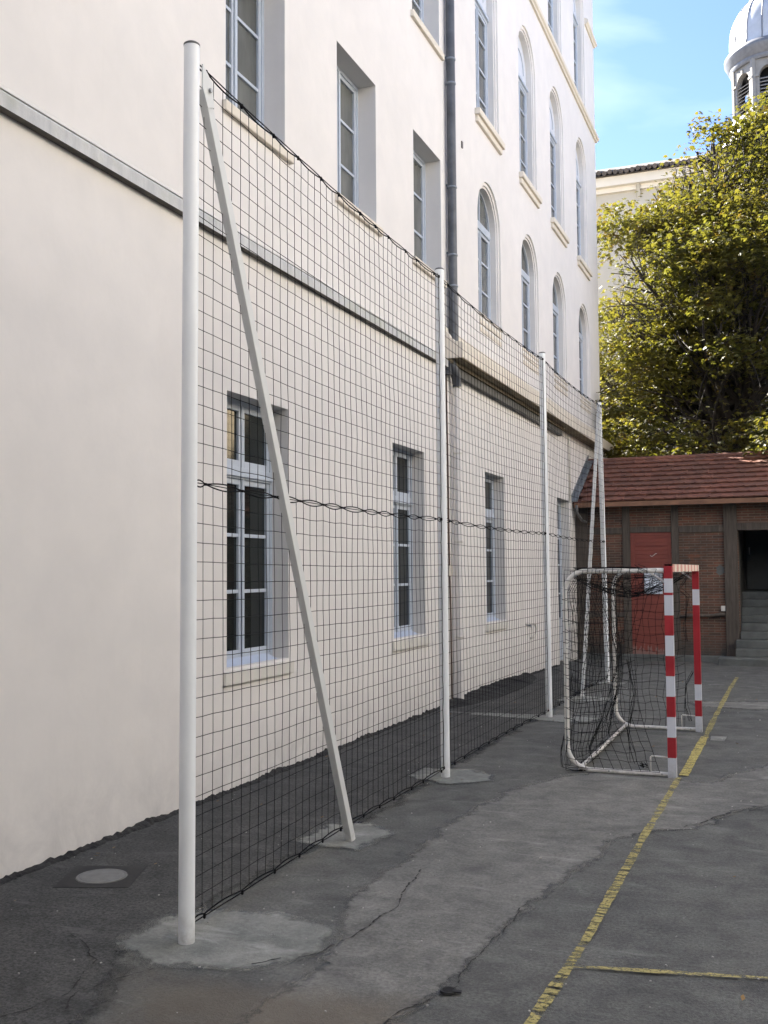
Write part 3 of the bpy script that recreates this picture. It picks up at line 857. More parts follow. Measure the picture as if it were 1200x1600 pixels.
def win_arch(yc, z0, zs, blank, hw=0.77, panel=True):
    lo = arch_loop(yc, hw, z0, zs); li = arch_loop(yc, hw - 0.06, z0, zs)
    l2 = arch_loop(yc, hw - 0.10, z0, zs)
    holes.append(lo)
    # stepped, moulded recess
    reveal(wmesh, lo, XW, XW - 0.035); ring(wmesh, lo, li, XW - 0.035)
    reveal(wmesh, li, XW - 0.035, XW - 0.065); ring(wmesh, li, l2, XW - 0.065)
    h2 = hw - 0.10; y0, y1 = yc - h2, yc + h2
    xf = XW - 0.175; t = 0.05; xb = xf - 0.06
    fr = MB()
    ztr = zs + 0.02 if not blank else zs - 0.30
    fr.box((xb, y0, z0), (xf, y0 + t, ztr)); fr.box((xb, y1 - t, z0), (xf, y1, ztr)); fr.box((xb, y0 + t, z0), (xf, y1 - t, z0 + 0.06))
    xs_ = xf - 0.012
    if blank:
        hh = (ztr - z0 - 0.06) / 4; bars = [z0 + 0.06 + hh * k for k in (1, 2, 3)]
        fr.box((xb, y0 + t, ztr - 0.06), (xf, y1 - t, ztr)); fr.box((xb, y0, ztr), (xf + 0.04, y1, ztr + 0.06))
    else:
        hh = 0.545; bars = [ztr - 0.10 - hh * k for k in (1, 2) if ztr - 0.10 - hh * k > z0 + 0.15]
        fr.box((xb, y0 + t, ztr - 0.10), (xf + 0.02, y1 - t, ztr + 0.04))
        # arched head ring
        la = [(yc + h2 * math.cos(PI * i / 20), ztr + 0.0 + h2 * math.sin(PI * i / 20)) for i in range(21)]
        lb = [(yc + (h2 - t) * math.cos(PI * i / 20), ztr + (h2 - t) * math.sin(PI * i / 20)) for i in range(21)]
        for i in range(20):
            for (p, q) in (((xf), (xf)),):
                fr.add([(xf, *la[i]), (xf, *la[i + 1]), (xf, *lb[i + 1]), (xf, *lb[i])], [(0, 1, 2, 3)])
                fr.add([(xf, *lb[i]), (xf, *lb[i + 1]), (xb, *lb[i + 1]), (xb, *lb[i])], [(0, 1, 2, 3)])
        fr.box((xb + 0.01, yc - 0.018, ztr + 0.04), (xf - 0.006, yc + 0.018, ztr + h2 - t))
    top = ztr - (0.06 if blank else 0.10)
    for a_, b_ in ((y0 + t, yc - 0.002), (yc + 0.002, y1 - t)):
        sash(fr, xs_, a_, b_, z0 + 0.06, top, bars)
    fr.box((xs_, yc - 0.022, z0 + 0.06), (xs_ + 0.022, yc + 0.022, top))
    w = fr.build('window', M['frame'], sb)
    rv = MB(); reveal(rv, l2, XW - 0.065, XW - 0.28); rv.build('reveal', M['greyrev'], w)
    gl = MB(); gl.box((xs_ - 0.036, y0 + t, z0 + 0.06), (xs_ - 0.028, y1 - t, top))
    if not blank:
        gl.prism([(yc + (h2 - 0.02) * math.cos(PI * i / 20), ztr + (h2 - 0.02) * math.sin(PI * i / 20)) for i in range(21)], 'x', xb + 0.02, xb + 0.026)
    gl.build('pane', M['glassup'] if blank else M['glassup'], w)
    if blank:
        bp = MB(); bp.prism([(y0, ztr + 0.06), (y1, ztr + 0.06)] + [(yc + (h2 + 0.0) * math.cos(PI * i / 20), zs + (h2 + 0.0) * math.sin(PI * i / 20)) for i in range(21)], 'x', xb, xf - 0.01)
        bp.build('blank_panel', M['blank'], w)
        bead = MB()
        bead.tube([(xf, yc + 0.4 * math.cos(PI * i / 20), zs - 0.05 + 0.42 * math.sin(PI * i / 20)) for i in range(21)], 0.008, 5)
        bead.build('bead', M['frame'], w)
    if panel:
        si = MB()
        si.box((XW - 0.27, yc - hw - 0.10, z0 - 0.13), (XW + 0.10, yc + hw + 0.10, z0 - 0.012))
        si.box((XW - 0.05, yc - hw - 0.06, z0 - 0.24), (XW + 0.055, yc + hw + 0.06, z0 - 0.13))
        si.build('sill', M['trim'], w, bevel=0.012)
    else:
        si = MB()
        si.box((XW - 0.27, yc - hw, z0 - 0.06), (XW + 0.02, yc + hw, z0 - 0.004))
        si.box((XW - 0.02, yc - hw + 0.04, z0 - 0.20), (XW + 0.022, yc + hw - 0.04, z0 - 0.12))
        si.box((XW - 0.02, yc - hw + 0.04, z0 - 0.34), (XW + 0.016, yc + hw - 0.04, z0 - 0.26))
        si.build('sill', M['trim'], w, bevel=0.006)

ARCH = (18.18, 21.36, 24.36, 27.53)
for yc in ARCH:
    win_arch(yc, 6.60, 8.36, False, panel=False)
    win_arch(yc, 10.22, 12.86, True)
    win_arch(yc, 14.78, 17.45, True, panel=False)

# facade sheet with all openings
YE, ZT = 29.8, 20.6
outer = [(-9.0, -0.3), (YE, -0.3), (YE, ZT), (-9.0, ZT)]
loops = [[Vector((XW, p[0], p[1])) for p in outer]] + [[Vector((XW, p[0], p[1])) for p in reversed(h)] for h in holes]
flat = [p for l in loops for p in l]
tr = tessellate_polygon([[Vector((p.y, p.z, 0)) for p in l] for l in loops])
wmesh.add(flat, [tuple(t) for t in tr])
# other sides
wmesh.add([(XW, YE, -0.3), (-17, YE, -0.3), (-17, YE, ZT), (XW, YE, ZT)], [(0, 1, 2, 3)])
wmesh.add([(XW, -9, -0.3), (-17, -9, -0.3), (-17, -9, ZT), (XW, -9, ZT)], [(0, 1, 2, 3)])
wmesh.add([(-17, -9, -0.3), (-17, YE, -0.3), (-17, YE, ZT), (-17, -9, ZT)], [(0, 1, 2, 3)])
wmesh.build('wall', M['wall'], sb)
# dark backing so no light leaks through the openings
bk = MB(); bk.box((-6.2, -8.8, -0.25), (-6.1, YE - 0.2, ZT)); bk.build('inner_wall', M['black'], sb)
rf = MB(); rf.box((-17.4, -9.4, ZT), (XW + 0.45, YE + 0.45, ZT + 0.25)); rf.prism([(-17.4, ZT + 0.25), (XW + 0.45, ZT + 0.25), (-11, ZT + 2.6)], 'y', -9.4, YE + 0.4)
rf.build('roof', M['dtile'], sb)

# grey stone band on the lower facade
b_ = MB()
b_.prism([(XW - 0.02, 5.235), (XW + 0.075, 5.235), (XW + 0.075, 5.335), (XW + 0.06, 5.355), (XW - 0.02, 5.375)], 'y', -9.0, 15.5)
b_.build('stone_band', M['band'], sb)
# thin white render line above band
b_ = MB(); b_.prism([(XW - 0.02, 5.377), (XW + 0.05, 5.377), (XW + 0.012, 5.43), (XW - 0.02, 5.43)], 'y', -9.0, 15.35)
b_.build('render_fillet', M['sill'], sb)
# big moulded cornice on the arched half
def sweep(profile, y0, y1, name, mat, ret=True):
    """profile in (dx,z) from the facade plane; runs y0..y1 and returns round the far corner"""
    c = MB()
    rows = []
    rows.append([(XW + d, y0, z) for d, z in profile])
    rows.append([(XW + d, YE + d, z) for d, z in profile] if ret else [(XW + d, y1, z) for d, z in profile])
    if ret: rows.append([(-9.0, YE + d, z) for d, z in profile])
    n = len(profile)
    vs = [p for r_ in rows for p in r_]
    fs = []
    for i in range(len(rows) - 1):
        for k in range(n - 1):
            fs.append((i * n + k, i * n + k + 1, (i + 1) * n + k + 1, (i + 1) * n + k))
    c.add(vs, fs)
    t = tessellate_polygon([[Vector((p[0], p[1], 0)) for p in profile]])
    c.add(rows[0], [tuple(q) for q in t])
    return c.build(name, mat, sb)
sweep([(-0.01, 5.378), (0.31, 5.376), (0.315, 5.60), (0.29, 5.625), (0.18, 5.64), (0.15, 5.68), (0.10, 5.71), (0.075, 5.77), (0.03, 5.82), (0.03, 5.88), (-0.01, 5.90)], 15.40, None, 'cornice', M['trim'])
sweep([(-0.01, 14.42), (0.05, 14.42), (0.06, 14.46), (0.10, 14.48), (0.11, 14.56), (0.07, 14.60), (-0.01, 14.62)], 15.95, None, 'string_course', M['trim'])
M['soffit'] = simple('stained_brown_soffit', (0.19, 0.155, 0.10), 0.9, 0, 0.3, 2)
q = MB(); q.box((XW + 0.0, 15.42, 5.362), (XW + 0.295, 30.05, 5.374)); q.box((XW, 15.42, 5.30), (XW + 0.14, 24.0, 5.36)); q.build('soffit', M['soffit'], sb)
M['shadeband'] = simple('shaded_grey_band', (0.11, 0.11, 0.105), 0.7, 0, 0.3, 3)  # stone band continued under the cornice, its shade put into the colour
q = MB(); q.box((XW, 15.85, 5.17), (XW + 0.10, 23.95, 5.298)); q.build('flashing_or_shaded_band', M['shadeband'], sb)
# impost moulding between the top arches
pf = [(-0.01, 17.24), (0.04, 17.24), (0.06, 17.28), (0.10, 17.31), (0.10, 17.38), (0.04, 17.42), (-0.01, 17.44)]
prev_y = 15.95
for yc in ARCH:
    c = MB(); c.prism([(XW + d, z) for d, z in pf], 'y', prev_y, yc - 0.85); c.build('impost_moulding', M['trim'], sb)
    prev_y = yc + 0.85
sweep(pf, prev_y, None, 'impost_moulding', M['trim'])
# pilaster under the far end of the cornice
c = MB(); c.box((XW - 0.02, 29.45, -0.3), (XW + 0.20, 30.0, 5.37)); c.build('pilaster', M['wall'], sb)
# downpipe
dp = MB()
dp.tube([(-4.905, 15.62, 20.4), (-4.905, 15.62, 14.0), (-4.905, 15.62, 9.0), (-4.905, 15.62, 5.62)], 0.072, 16)
o_dp = dp.build('downpipe', M['zinc'], sb, smooth=True, auto=50)
for z in (6.55, 7.05, 8.15, 9.85, 10.25, 12.0, 13.9, 15.9, 17.8):
    q = MB(); q.lathe([(0.073, 0), (0.082, 0.004), (0.082, 0.03), (0.073, 0.034)], (-4.905, 15.62, z), 20)
    q.build('joint_ring', M['zinclight'], o_dp, smooth=True)
    if int(z * 2) % 2 == 0 or z > 12:
        q = MB(); q.box((-5.0, 15.60, z + 0.05), (-4.97, 15.64, z + 0.08)); q.build('pipe_bracket', M['zinclight'], o_dp)
q = MB()
q.tube([(-4.93, 15.50, 5.36), (-4.925, 15.52, 5.30), (-4.90, 15.58, 5.22), (-4.89, 15.70, 5.12), (-4.89, 15.72, 4.98)], [0.07, 0.085, 0.085, 0.075, 0.07], 14)
q.box((-4.99, 15.40, 5.14), (-4.90, 15.56, 5.33))
q.build('pipe_elbow', M['zinc'], sb, smooth=True, auto=40)
q = MB()
q.tube([(-4.90, 15.76, 5.0), (-4.90, 15.76, 2.6), (-4.90, 15.76, 0.0)], 0.058, 16)
lowp = q.build('lower_downpipe', M['wall'], sb, smooth=True, auto=50)
for z in (4.96, 3.9, 2.5, 1.0):
    q = MB(); q.lathe([(0.058, 0), (0.068, 0.005), (0.068, 0.035), (0.058, 0.04)], (-4.90, 15.76, z), 20); q.build('joint_ring', M['sill'], lowp, smooth=True)
q = MB(); q.tube([(-4.985, 15.46, 5.24), (-4.985, 15.5, 4.0), (-4.985, 15.53, 2.4), (-4.985, 15.58, 1.3), (-4.985, 15.60, 0.0)], 0.013, 6); q.build('cable', M['cable'], sb, smooth=True)
q = MB(); q.box((-4.99, 15.52, 1.98), (-4.955, 15.60, 2.14)); q.build('junction_box', M['trim'], sb)
# thin pipe running down to the shed roof, small hooked vent, tie hole
q = MB(); q.tube([(-4.96, 24.95, 5.25), (-4.96, 25.02, 5.1), (-4.96, 25.02, 3.7)], 0.022, 8); q.build('thin_pipe', M['sill'], sb, smooth=True)
q = MB(); q.tube([(-5.0, 20.5, 0.99), (-4.93, 20.6, 1.0), (-4.92, 20.95, 0.98), (-4.92, 21.08, 0.88), (-4.92, 21.05, 0.76), (-4.93, 20.9, 0.70), (-5.0, 20.85, 0.70)], 0.02, 8); q.build('vent_hook', M['sill'], sb, smooth=True)
q = MB(); q.obox((-4.992, 16.49, 9.22), (0.012, 0, 0), (0, 0.03, 0), (0, 0.0, 0.055)); q.build('tie_hole', M['louvre'], sb)
# ------------------------------------------------------------------ net poles with braces
BX = [(-3.19, 5.10, -3.175, 5.12), (-3.28, 10.02, -3.29, 5.14), (-3.23, 14.55, -3.25, 5.15), (-3.20, 19.30, -3.26, 5.15)]
pole_labels = ['nearest and largest white round net pole, with a leaning brace beside it',
               'second white net pole from the camera, standing in front of the grey downpipe',
               'third white net pole from the camera, just left of the goal frame',
               'farthest white net pole, seen behind the goal with its own leaning brace']
def lerp3(a, b, t): return Vector(a).lerp(Vector(b), t)
poles = []
for i, (x, y, xt, zt) in enumerate(BX):
    p = empty('net_pole', (x, y, gz(y)), pole_labels[i], 'pole', 'white poles of the ball-stop net')
    a_, b_ = Vector((x, y, gz(y))), Vector((xt, y, zt))
    q = MB(); q.tube([a_, a_.lerp(b_, 0.5), b_], 0.0455, 32); q.build('tube', M['pole'], p, smooth=True, auto=50)
    q = MB(); q.lathe([(0.0, 0.016), (0.036, 0.014), (0.0475, 0.006), (0.0472, -0.004), (0.0460, -0.005)], b_, 32); q.build('cap', M['cap'], p, smooth=True)
    for zz in (zt - 0.075, 2.57, 0.10):
        c_ = a_.lerp(b_, zz / zt)
        for s_ in ((1, -1) if 0 < i < 3 else (1,) if i == 0 else (-1,)):
            q = MB()
            q.tube([c_ + Vector((0, s_ * 0.043, 0)), c_ + Vector((0, s_ * 0.055, 0.02)), c_ + Vector((0, s_ * 0.075, 0.02)), c_ + Vector((0, s_ * 0.085, 0)), c_ + Vector((0, s_ * 0.075, -0.018)), c_ + Vector((0, s_ * 0.05, -0.015))], 0.004, 6)
            q.build('eye_hook', M['bolt'], p, smooth=True)
    poles.append((a_, b_))
# braces: square steel tube hinged to a plate on the pole
def brace(i, top, foot, label):
    e = empty('pole_brace', foot, label, 'brace', 'leaning braces of the net poles')
    t, f = Vector(top), Vector(foot)
    d = (t - f); ln = d.length; d.normalize()
    sx = Vector((1, 0, 0)); n = d.cross(sx).normalized(); sx = n.cross(d).normalized()
    q = MB(); q.obox((t + f) / 2, sx * 0.026, n * 0.036, d * ln / 2); q.build('tube', M['brace'], e, bevel=0.004)
    s_ = 1 if f.y > t.y else -1
    q = MB()
    q.prism([(t.y - s_ * 0.06, t.z - 0.02), (t.y - s_ * 0.06, t.z + 0.12), (t.y + s_ * 0.05, t.z + 0.05), (t.y + s_ * 0.07, t.z - 0.09), (t.y - s_ * 0.0, t.z - 0.12)], 'x', t.x + 0.026, t.x + 0.034)
    q.build('hinge_plate', M['brace'], e)
    q = MB(); q.tube([(t.x + 0.034, t.y + s_ * 0.015, t.z - 0.01), (t.x + 0.05, t.y + s_ * 0.015, t.z - 0.01)], 0.014, 6); q.build('bolt', M['bolt'], e)
brace(0, (-3.18, 5.235, 4.92), (-3.20, 7.44, 0.0), 'near square brace leaning from the nearest pole across the front net')
brace(3, (-3.25, 19.165, 4.94), (-3.24, 17.08, 0.0), 'far square brace leaning from the farthest pole, seen through the goal net')

# ------------------------------------------------------------------ ball-stop nets, one per bay
CELL = 0.1135
net_labels = ['black square-mesh net of the front bay between the nearest and second poles',
              'black square-mesh net of the middle bay between second and third poles',
              'black square-mesh net of the far bay reaching the farthest pole']
def bulge(y, z, t):
    return 0.03 * noise.noise(Vector((y * 0.35, z * 0.35, 2.0))) + 0.006 * noise.noise(Vector((y * 3, z * 3, 4.0)))
for b in range(3):
    (x0, ya, _, _), (x1, yb, _, _) = BX[b], BX[b + 1]
    ya += 0.052; yb -= 0.052
    Lb = yb - ya
    e = empty('ball_net', (x0, (ya + yb) / 2, 0), net_labels[b], 'net', 'nets of the ball-stop fence')
    nx = round(Lb / CELL); ztop = 5.055; zbot = 0.105; zmid = 2.575
    nt_ = round((ztop - zmid) / CELL); nb_ = round((zmid - zbot) / CELL)
    rnd = random.Random(100 + b)
    def XN(y): return x0 + (x1 - x0) * (y - ya) / Lb
    ncl = round(Lb / 0.40)
    clips = [ya + Lb * (k + 0.5 + (rnd.uniform(-0.22, 0.22))) / ncl for k in range(ncl)]
    anchors = [ya] + clips + [yb]
    def scallop(y):
        for k in range(len(anchors) - 1):
            if anchors[k] <= y <= anchors[k + 1]:
                t = (y - anchors[k]) / (anchors[k + 1] - anchors[k])
                return math.sin(PI * t)
        return 0
    sag = lambda y: -0.045 * math.sin(PI * (y - ya) / Lb)
    topz = lambda y: ztop + sag(y) - 0.020 * scallop(y)
    midz_u = lambda y: zmid + sag(y) * 0.6 + 0.018 * scallop(y)
    midz_l = lambda y: zmid + sag(y) * 0.6 - 0.022 * scallop(y)
    botz = lambda y: zbot + 0.014 * scallop(y) - 0.3 * sag(y)
    msh = MB()
    def node(u, v, half):
        y = ya + Lb * u
        lo, hi = (midz_u(y), topz(y)) if half else (botz(y), midz_l(y))
        lo_s, hi_s = (zmid + sag(y) * 0.6 + 0.012, ztop + sag(y) - 0.014) if half else (zbot + 0.015 - 0.3 * sag(y), zmid + sag(y) * 0.6 - 0.014)
        z = lo_s + (hi_s - lo_s) * v + (hi - hi_s) * v ** 14 + (lo - lo_s) * (1 - v) ** 14
        edge = min(1, 6 * min(u, 1 - u))
        wy = 0.006 * noise.noise(Vector((y * 1.1 + half * 9, z * 1.3, b * 3.3))) + 0.004 * noise.noise(Vector((y * 6, z * 6, 1)))
        wz = 0.006 * noise.noise(Vector((y * 1.4, z * 1.0, 7 + b))) + 0.004 * noise.noise(Vector((y * 7, z * 7, 2)))
        env = 4 * v * (1 - v)
        # net side pulled in between its ties at the poles
        pull = 0.0
        if u < 0.02 or u > 0.98:
            pull = 0.012 * math.sin(z * 7.5) ** 2 + 0.006 * math.sin(z * 19 + 1)
            if u > 0.98: pull = -pull
        return Vector((XN(y) + bulge(y, z, b) * edge, y + wy * edge + abs(pull) * (1 if pull > 0 else -1) , z + wz * (0.3 + 0.7 * env) * (1 if half == 1 or v > 0 else 1)))
    for half, rows in ((1, nt_), (0, nb_)):
        grid = [[node(i / nx, j / rows, half) for j in range(rows + 1)] for i in range(nx + 1)]
        for i in range(1, nx): msh.tube(grid[i], 0.0026, 3, False)
        for j in range(1, rows): msh.tube([grid[i][j] for i in range(nx + 1)], 0.0026, 3, False)
        # side border cord
        sd_ = MB()
        for i in (0, nx):
            s_ = MB(); s_.tube(grid[i], 0.0042, 5); s_.build('side_cord', M['cord'], e, smooth=True)
    msh.build('mesh', M['cord'], e)
    def cord(zf, r_, nm, off=0.0):
        ps = []
        for k in range(0, 241):
            y = ya + Lb * k / 240
            ps.append((XN(y) + bulge(y, zf(y), b) * min(1, 6 * min(k / 240, 1 - k / 240)), y, zf(y) + off))
        q = MB(); q.tube(ps, r_, 5); q.build(nm, M['cord'], e, smooth=True)
    cord(topz, 0.0052, 'top_cord'); cord(lambda y: ztop + sag(y) + 0.006, 0.0042, 'top_cable')
    cord(midz_u, 0.0045, 'middle_cord'); cord(midz_l, 0.0045, 'middle_cord'); cord(lambda y: zmid + sag(y) * 0.6, 0.003, 'middle_cable')
    cord(botz, 0.005, 'bottom_cord'); cord(lambda y: zbot - 0.012 - 0.3 * sag(y), 0.0038, 'bottom_cable')
    for zf in (lambda y: ztop + sag(y), lambda y: zmid + sag(y) * 0.6, lambda y: zbot - 0.008 - 0.3 * sag(y)):
        for y in clips:
            q = MB(); c_ = Vector((XN(y) + bulge(y, zf(y), b), y, zf(y)))
            hh = 0.010 if zf(1) > 4 or zf(1) < 1 else 0.010
            if zf(ya) > 4 or zf(ya) < 1: pts_ = [c_ + Vector((0, 0, t_)) for t_ in (-0.019, -0.014, 0.008, 0.013)]
            else: pts_ = [c_ + Vector((0, t_, 0)) for t_ in (-0.017, -0.012, 0.012, 0.017)]
            q.tube(pts_, [0.004, 0.0085, 0.0085, 0.004], 8); q.build('clip', M['cord'], e, smooth=True)
    # knots at the poles
    for y_, s_ in ((ya, 1), (yb, -1)):
        for z_ in (ztop, zmid, zbot):
            q = MB(); q.lathe([(0.0, -0.018), (0.010, -0.012), (0.013, 0.0), (0.009, 0.012), (0.0, 0.02)], (XN(y_), y_ - s_ * 0.002, z_), 8)
            q.build('knot', M['cord'], e, smooth=True)

# ------------------------------------------------------------------ handball goal
GX, GY0, GY1, GB = -1.16, 10.74, 13.86, -2.2
goal = empty('handball_goal', (GX, 12.3, 0), 'red and white striped handball goal with white tube frame and black net', 'goal')
def arc(c, r_, a0, a1, n, plane='xz'):
    return [(c[0] + r_ * math.cos(a0 + (a1 - a0) * k / n), c[1], c[2] + r_ * math.sin(a0 + (a1 - a0) * k / n)) for k in range(n + 1)]
def post(yc, h):
    hs = 0.04
    stripes = [0, .20, .40, .60, .80, 1.0, 1.2, 1.4, 1.6, 1.8, 1.83, 1.97, h]
    if yc > 12: stripes = [0, .20, .40, .60, .80 + 0.0, h]
    r_, w_ = MB(), MB()
    pm = MB()
    if yc < 12:
        segs = [(0, .2, 0), (.2, .4, 1), (.4, .6, 0), (.6, .8, 1), (.8, 1.0, 0), (1.0, 1.2, 1), (1.2, 1.4, 0), (1.4, 1.6, 1), (1.6, 1.8, 0), (1.8, 1.825, 1), (1.825, 1.965, 0), (1.965, h, 1)]
    else:
        segs = [(0, .2, 0), (.2, .4, 1), (.4, .6, 0), (.6, 1.6, 1), (1.6, 1.8, 0), (1.8, h, 1)]
    for z0, z1, m_ in segs:
        pm.m = m_
        x0, x1, y0, y1 = GX - hs, GX + hs, yc - hs, yc + hs
        pm.add([(x0, y0, z0), (x1, y0, z0), (x1, y1, z0), (x0, y1, z0), (x0, y0, z1), (x1, y0, z1), (x1, y1, z1), (x0, y1, z1)],
               [(0, 1, 5, 4), (1, 2, 6, 5), (2, 3, 7, 6), (3, 0, 4, 7)] + ([(4, 5, 6, 7)] if z1 == h else []) + ([(0, 1, 2, 3)] if z0 == 0 else []))
    o = pm.build('post', [M['goalpost_white'], M['goalred']], goal)
    return o
for yc in (GY0, GY1):
    po = post(yc, 2.09 if yc < 12 else 2.03)
    q = MB(); q.tube([(GX - 0.04, yc, 1.93), (GX - 0.19, yc, 2.035)], 0.011, 8); q.build('corner_strut', M['goalwhite'], po, smooth=True)
    # side frame: top rail, rear bend, back upright, bottom bend, base rail
    z1, r_ = 2.045, 0.22
    pts = [(GX - 0.041, yc, z1)] + [(GB + r_ + 0.02, yc, z1)]
    pts += arc((GB + r_, yc, z1 - r_), r_, PI / 2, PI, 10)[1:]
    pts += [(GB, yc, 1.2)]
    pts += [(GB, yc, 0.03 + 0.26)]
    pts += arc((GB + 0.24, yc, 0.03 + 0.24), 0.24, PI, 1.5 * PI, 10)
    pts += [(GX - 0.041, yc, 0.03)]
    q = MB(); q.tube(pts, 0.0245, 16); q.build('side_frame', M['goalwhite'], goal, smooth=True, auto=60)
    q = MB(); q.tube([(GX - 0.21, yc, 0.05), (GX - 0.21, yc, 0.19), (GX - 0.195, yc, 0.205), (GX - 0.041, yc, 0.20)], 0.0075, 8); q.build('handle', M['goalwhite'], goal, smooth=True)
    for xx in (GX - 0.10, GX - 0.62, GX - 0.92):
        q = MB(); q.tube([(xx, yc - 0.022, 0.035), (xx, yc - 0.034, 0.035)], 0.009, 8); q.build('bolt', M['bolt'], goal)
q = MB(); q.tube([(GB + 0.14, GY0, 0.055), (GB + 0.14, GY1, 0.055)], 0.0225, 14); q.build('rear_rail', M['goalwhite'], goal, smooth=True)
cbm = MB(); y = GY0 + 0.041; k = 0
while y < GY1 + 0.04 - 1e-6:
    y2 = min(y + 0.2, GY1 + 0.04); cbm.m = k % 2
    cbm.add([(GX - 0.04, y, 2.032), (GX + 0.04, y, 2.032), (GX + 0.04, y, 2.108), (GX - 0.04, y, 2.108), (GX - 0.04, y2, 2.032), (GX + 0.04, y2, 2.032), (GX + 0.04, y2, 2.108), (GX - 0.04, y2, 2.108)],
            [(0, 1, 5, 4), (1, 2, 6, 5), (2, 3, 7, 6), (3, 0, 4, 7)] + ([(4, 5, 6, 7)] if y2 > GY1 + 0.03 else []))
    y = y2; k += 1
cbm.build('crossbar', [M['faded_red'], M['faded_white']], goal)
# goal net, slack and tangled
gn = MB()
rnd = random.Random(77)
CE = 0.10
def nz3(p, s, k): return Vector((noise.noise(p * s + Vector((k, 0, 0))), noise.noise(p * s + Vector((0, k, 3))), noise.noise(p * s + Vector((5, 0, k)))))
def sheet(P, nu, nv, wob, sd, skipu=(), skipv=()):
    g_ = []
    for i in range(nu + 1):
        row = []
        for j in range(nv + 1):
            p = P(i / nu, j / nv)
            w_ = wob * (0.35 + min(1.0, 8 * min(i / nu, 1 - i / nu, j / nv + 0.05, 1.05 - j / nv)))
            row.append(p + nz3(p, 2.6, sd) * w_ + nz3(p, 9.0, sd + 3) * w_ * 0.35)
        g_.append(row)
    for i in range(nu + 1):
        if i not in skipu: gn.tube(g_[i], 0.0028, 3, False)
    for j in range(nv + 1):
        if j not in skipv: gn.tube([g_[i][j] for i in range(nu + 1)], 0.0028, 3, False)
ZT_ = 2.02
# back sheet: hangs from the rear bends, belly towards the goal mouth, gathered low down
def Pback(u, v):
    y = GY0 + (GY1 - GY0) * u
    z = ZT_ - (ZT_ - 0.06) * v
    env = math.sin(PI * u) ** 0.8
    x = GB + 0.03 + (0.10 if v < 0.1 else 0) * (1 - v * 10 if v < 0.1 else 0) + 0.20 * env * math.sin(PI * min(1, v * 1.05)) + 0.03 * math.sin(u * 15 + v * 4) * v
    z += -0.13 * env * math.sin(PI * v) * (0.5 + v)
    return Vector((x, y, max(0.03, z)))
sheet(Pback, 31, 20, 0.035, 1.0)
# top sheet sags like a hammock
def Ptop(u, v):
    y = GY0 + (GY1 - GY0) * u
    x = GX - 0.06 + (GB + 0.12 - GX) * v
    env = math.sin(PI * u) ** 0.55
    return Vector((x, y, 2.06 - (0.30 * env * (0.35 + 0.65 * math.sin(PI * min(1, v * 0.9)))) - 0.02 * v))
sheet(Ptop, 31, 10, 0.05, 9.0)
for yc, sgn, sd in ((GY0, -1, 20.0), (GY1, 1, 30.0)):
    def Pside(u, v, yc=yc, sgn=sgn):
        xr = GX - 0.12 - (0.22 * math.sin(PI * min(1, v)) if yc < 12 else 0.05 * v)
        x = GB - 0.0 + (xr - GB) * u
        z = 2.06 - (2.06 - 0.05) * v
        return Vector((x, yc + sgn * (0.028 + 0.05 * math.sin(PI * v) * math.sin(PI * u)), max(0.02, z - 0.06 * math.sin(PI * u) * math.sin(PI * v))))
    sheet(Pside, 10, 20, 0.045, sd)
# gathered hems and loose loops along the rear bottom and the front edge of each side
def bunch(pts, n, spread, rr, sd):
    r0 = random.Random(sd)
    for k in range(n):
        o_ = Vector((r0.uniform(-1, 1), r0.uniform(-1, 1), r0.uniform(-0.3, 1))) * spread
        ps = []
        for i in range(len(pts) - 1):
            for j in range(7):
                p = Vector(pts[i]).lerp(Vector(pts[i + 1]), j / 7)
                p = p + o_ + nz3(p, 3.0, k * 1.7 + sd) * spread * 1.6 + nz3(p, 11.0, k * 2.9 + sd) * spread * 0.3
                p.z = max(0.02, p.z); ps.append(p)
        gn.tube(ps, rr, 3, False)
bunch([(GB - 0.01, GY0 - 0.04, 0.34), (GB - 0.03, GY0 - 0.05, 0.16), (GB - 0.02, GY0 - 0.06, 0.05), (GB + 0.08, GY0 - 0.05, 0.03), (GB + 0.22, GY0 - 0.04, 0.03)], 6, 0.028, 0.0026, 3)
bunch([(GB + 0.15, GY0 + 0.1, 0.05), (GB + 0.12, 12.0, 0.05), (GB + 0.15, GY1 - 0.1, 0.05)], 9, 0.05, 0.0026, 4)
bunch([(GX - 0.40, GY0 - 0.03, 1.15), (GX - 0.36, GY0 - 0.03, 0.8), (GX - 0.42, GY0 - 0.03, 0.4), (GX - 0.37, GY0 - 0.03, 0.08)], 4, 0.02, 0.003, 5)
bunch([(GB + 0.1, GY0, 2.06), (GB + 0.5, GY0, 2.075), (GX - 0.25, GY0, 2.07)], 6, 0.012, 0.003, 6)
bunch([(GX - 0.30, GY0, 2.075), (GX - 0.20, GY0 - 0.02, 2.03)], 6, 0.03, 0.004, 7)
bunch([(GX - 0.08, GY1, 2.0), (GX - 0.20, GY1 - 0.1, 1.80), (GX - 0.10, GY1 - 0.05, 1.70), (GX - 0.16, GY1 - 0.05, 1.35), (GX - 0.12, GY1, 1.1)], 3, 0.02, 0.003, 8)
bunch([(GX - 0.06, GY1, 0.75), (GX - 0.14, GY1, 0.6), (GX - 0.16, GY1, 0.3), (GX - 0.10, GY1, 0.1)], 4, 0.02, 0.003, 9)
bunch([(GX - 0.31, GY0 + 0.02, 0.10), (GX - 0.27, GY0 + 0.03, 0.08), (GX - 0.29, GY0, 0.12)], 6, 0.02, 0.004, 10)
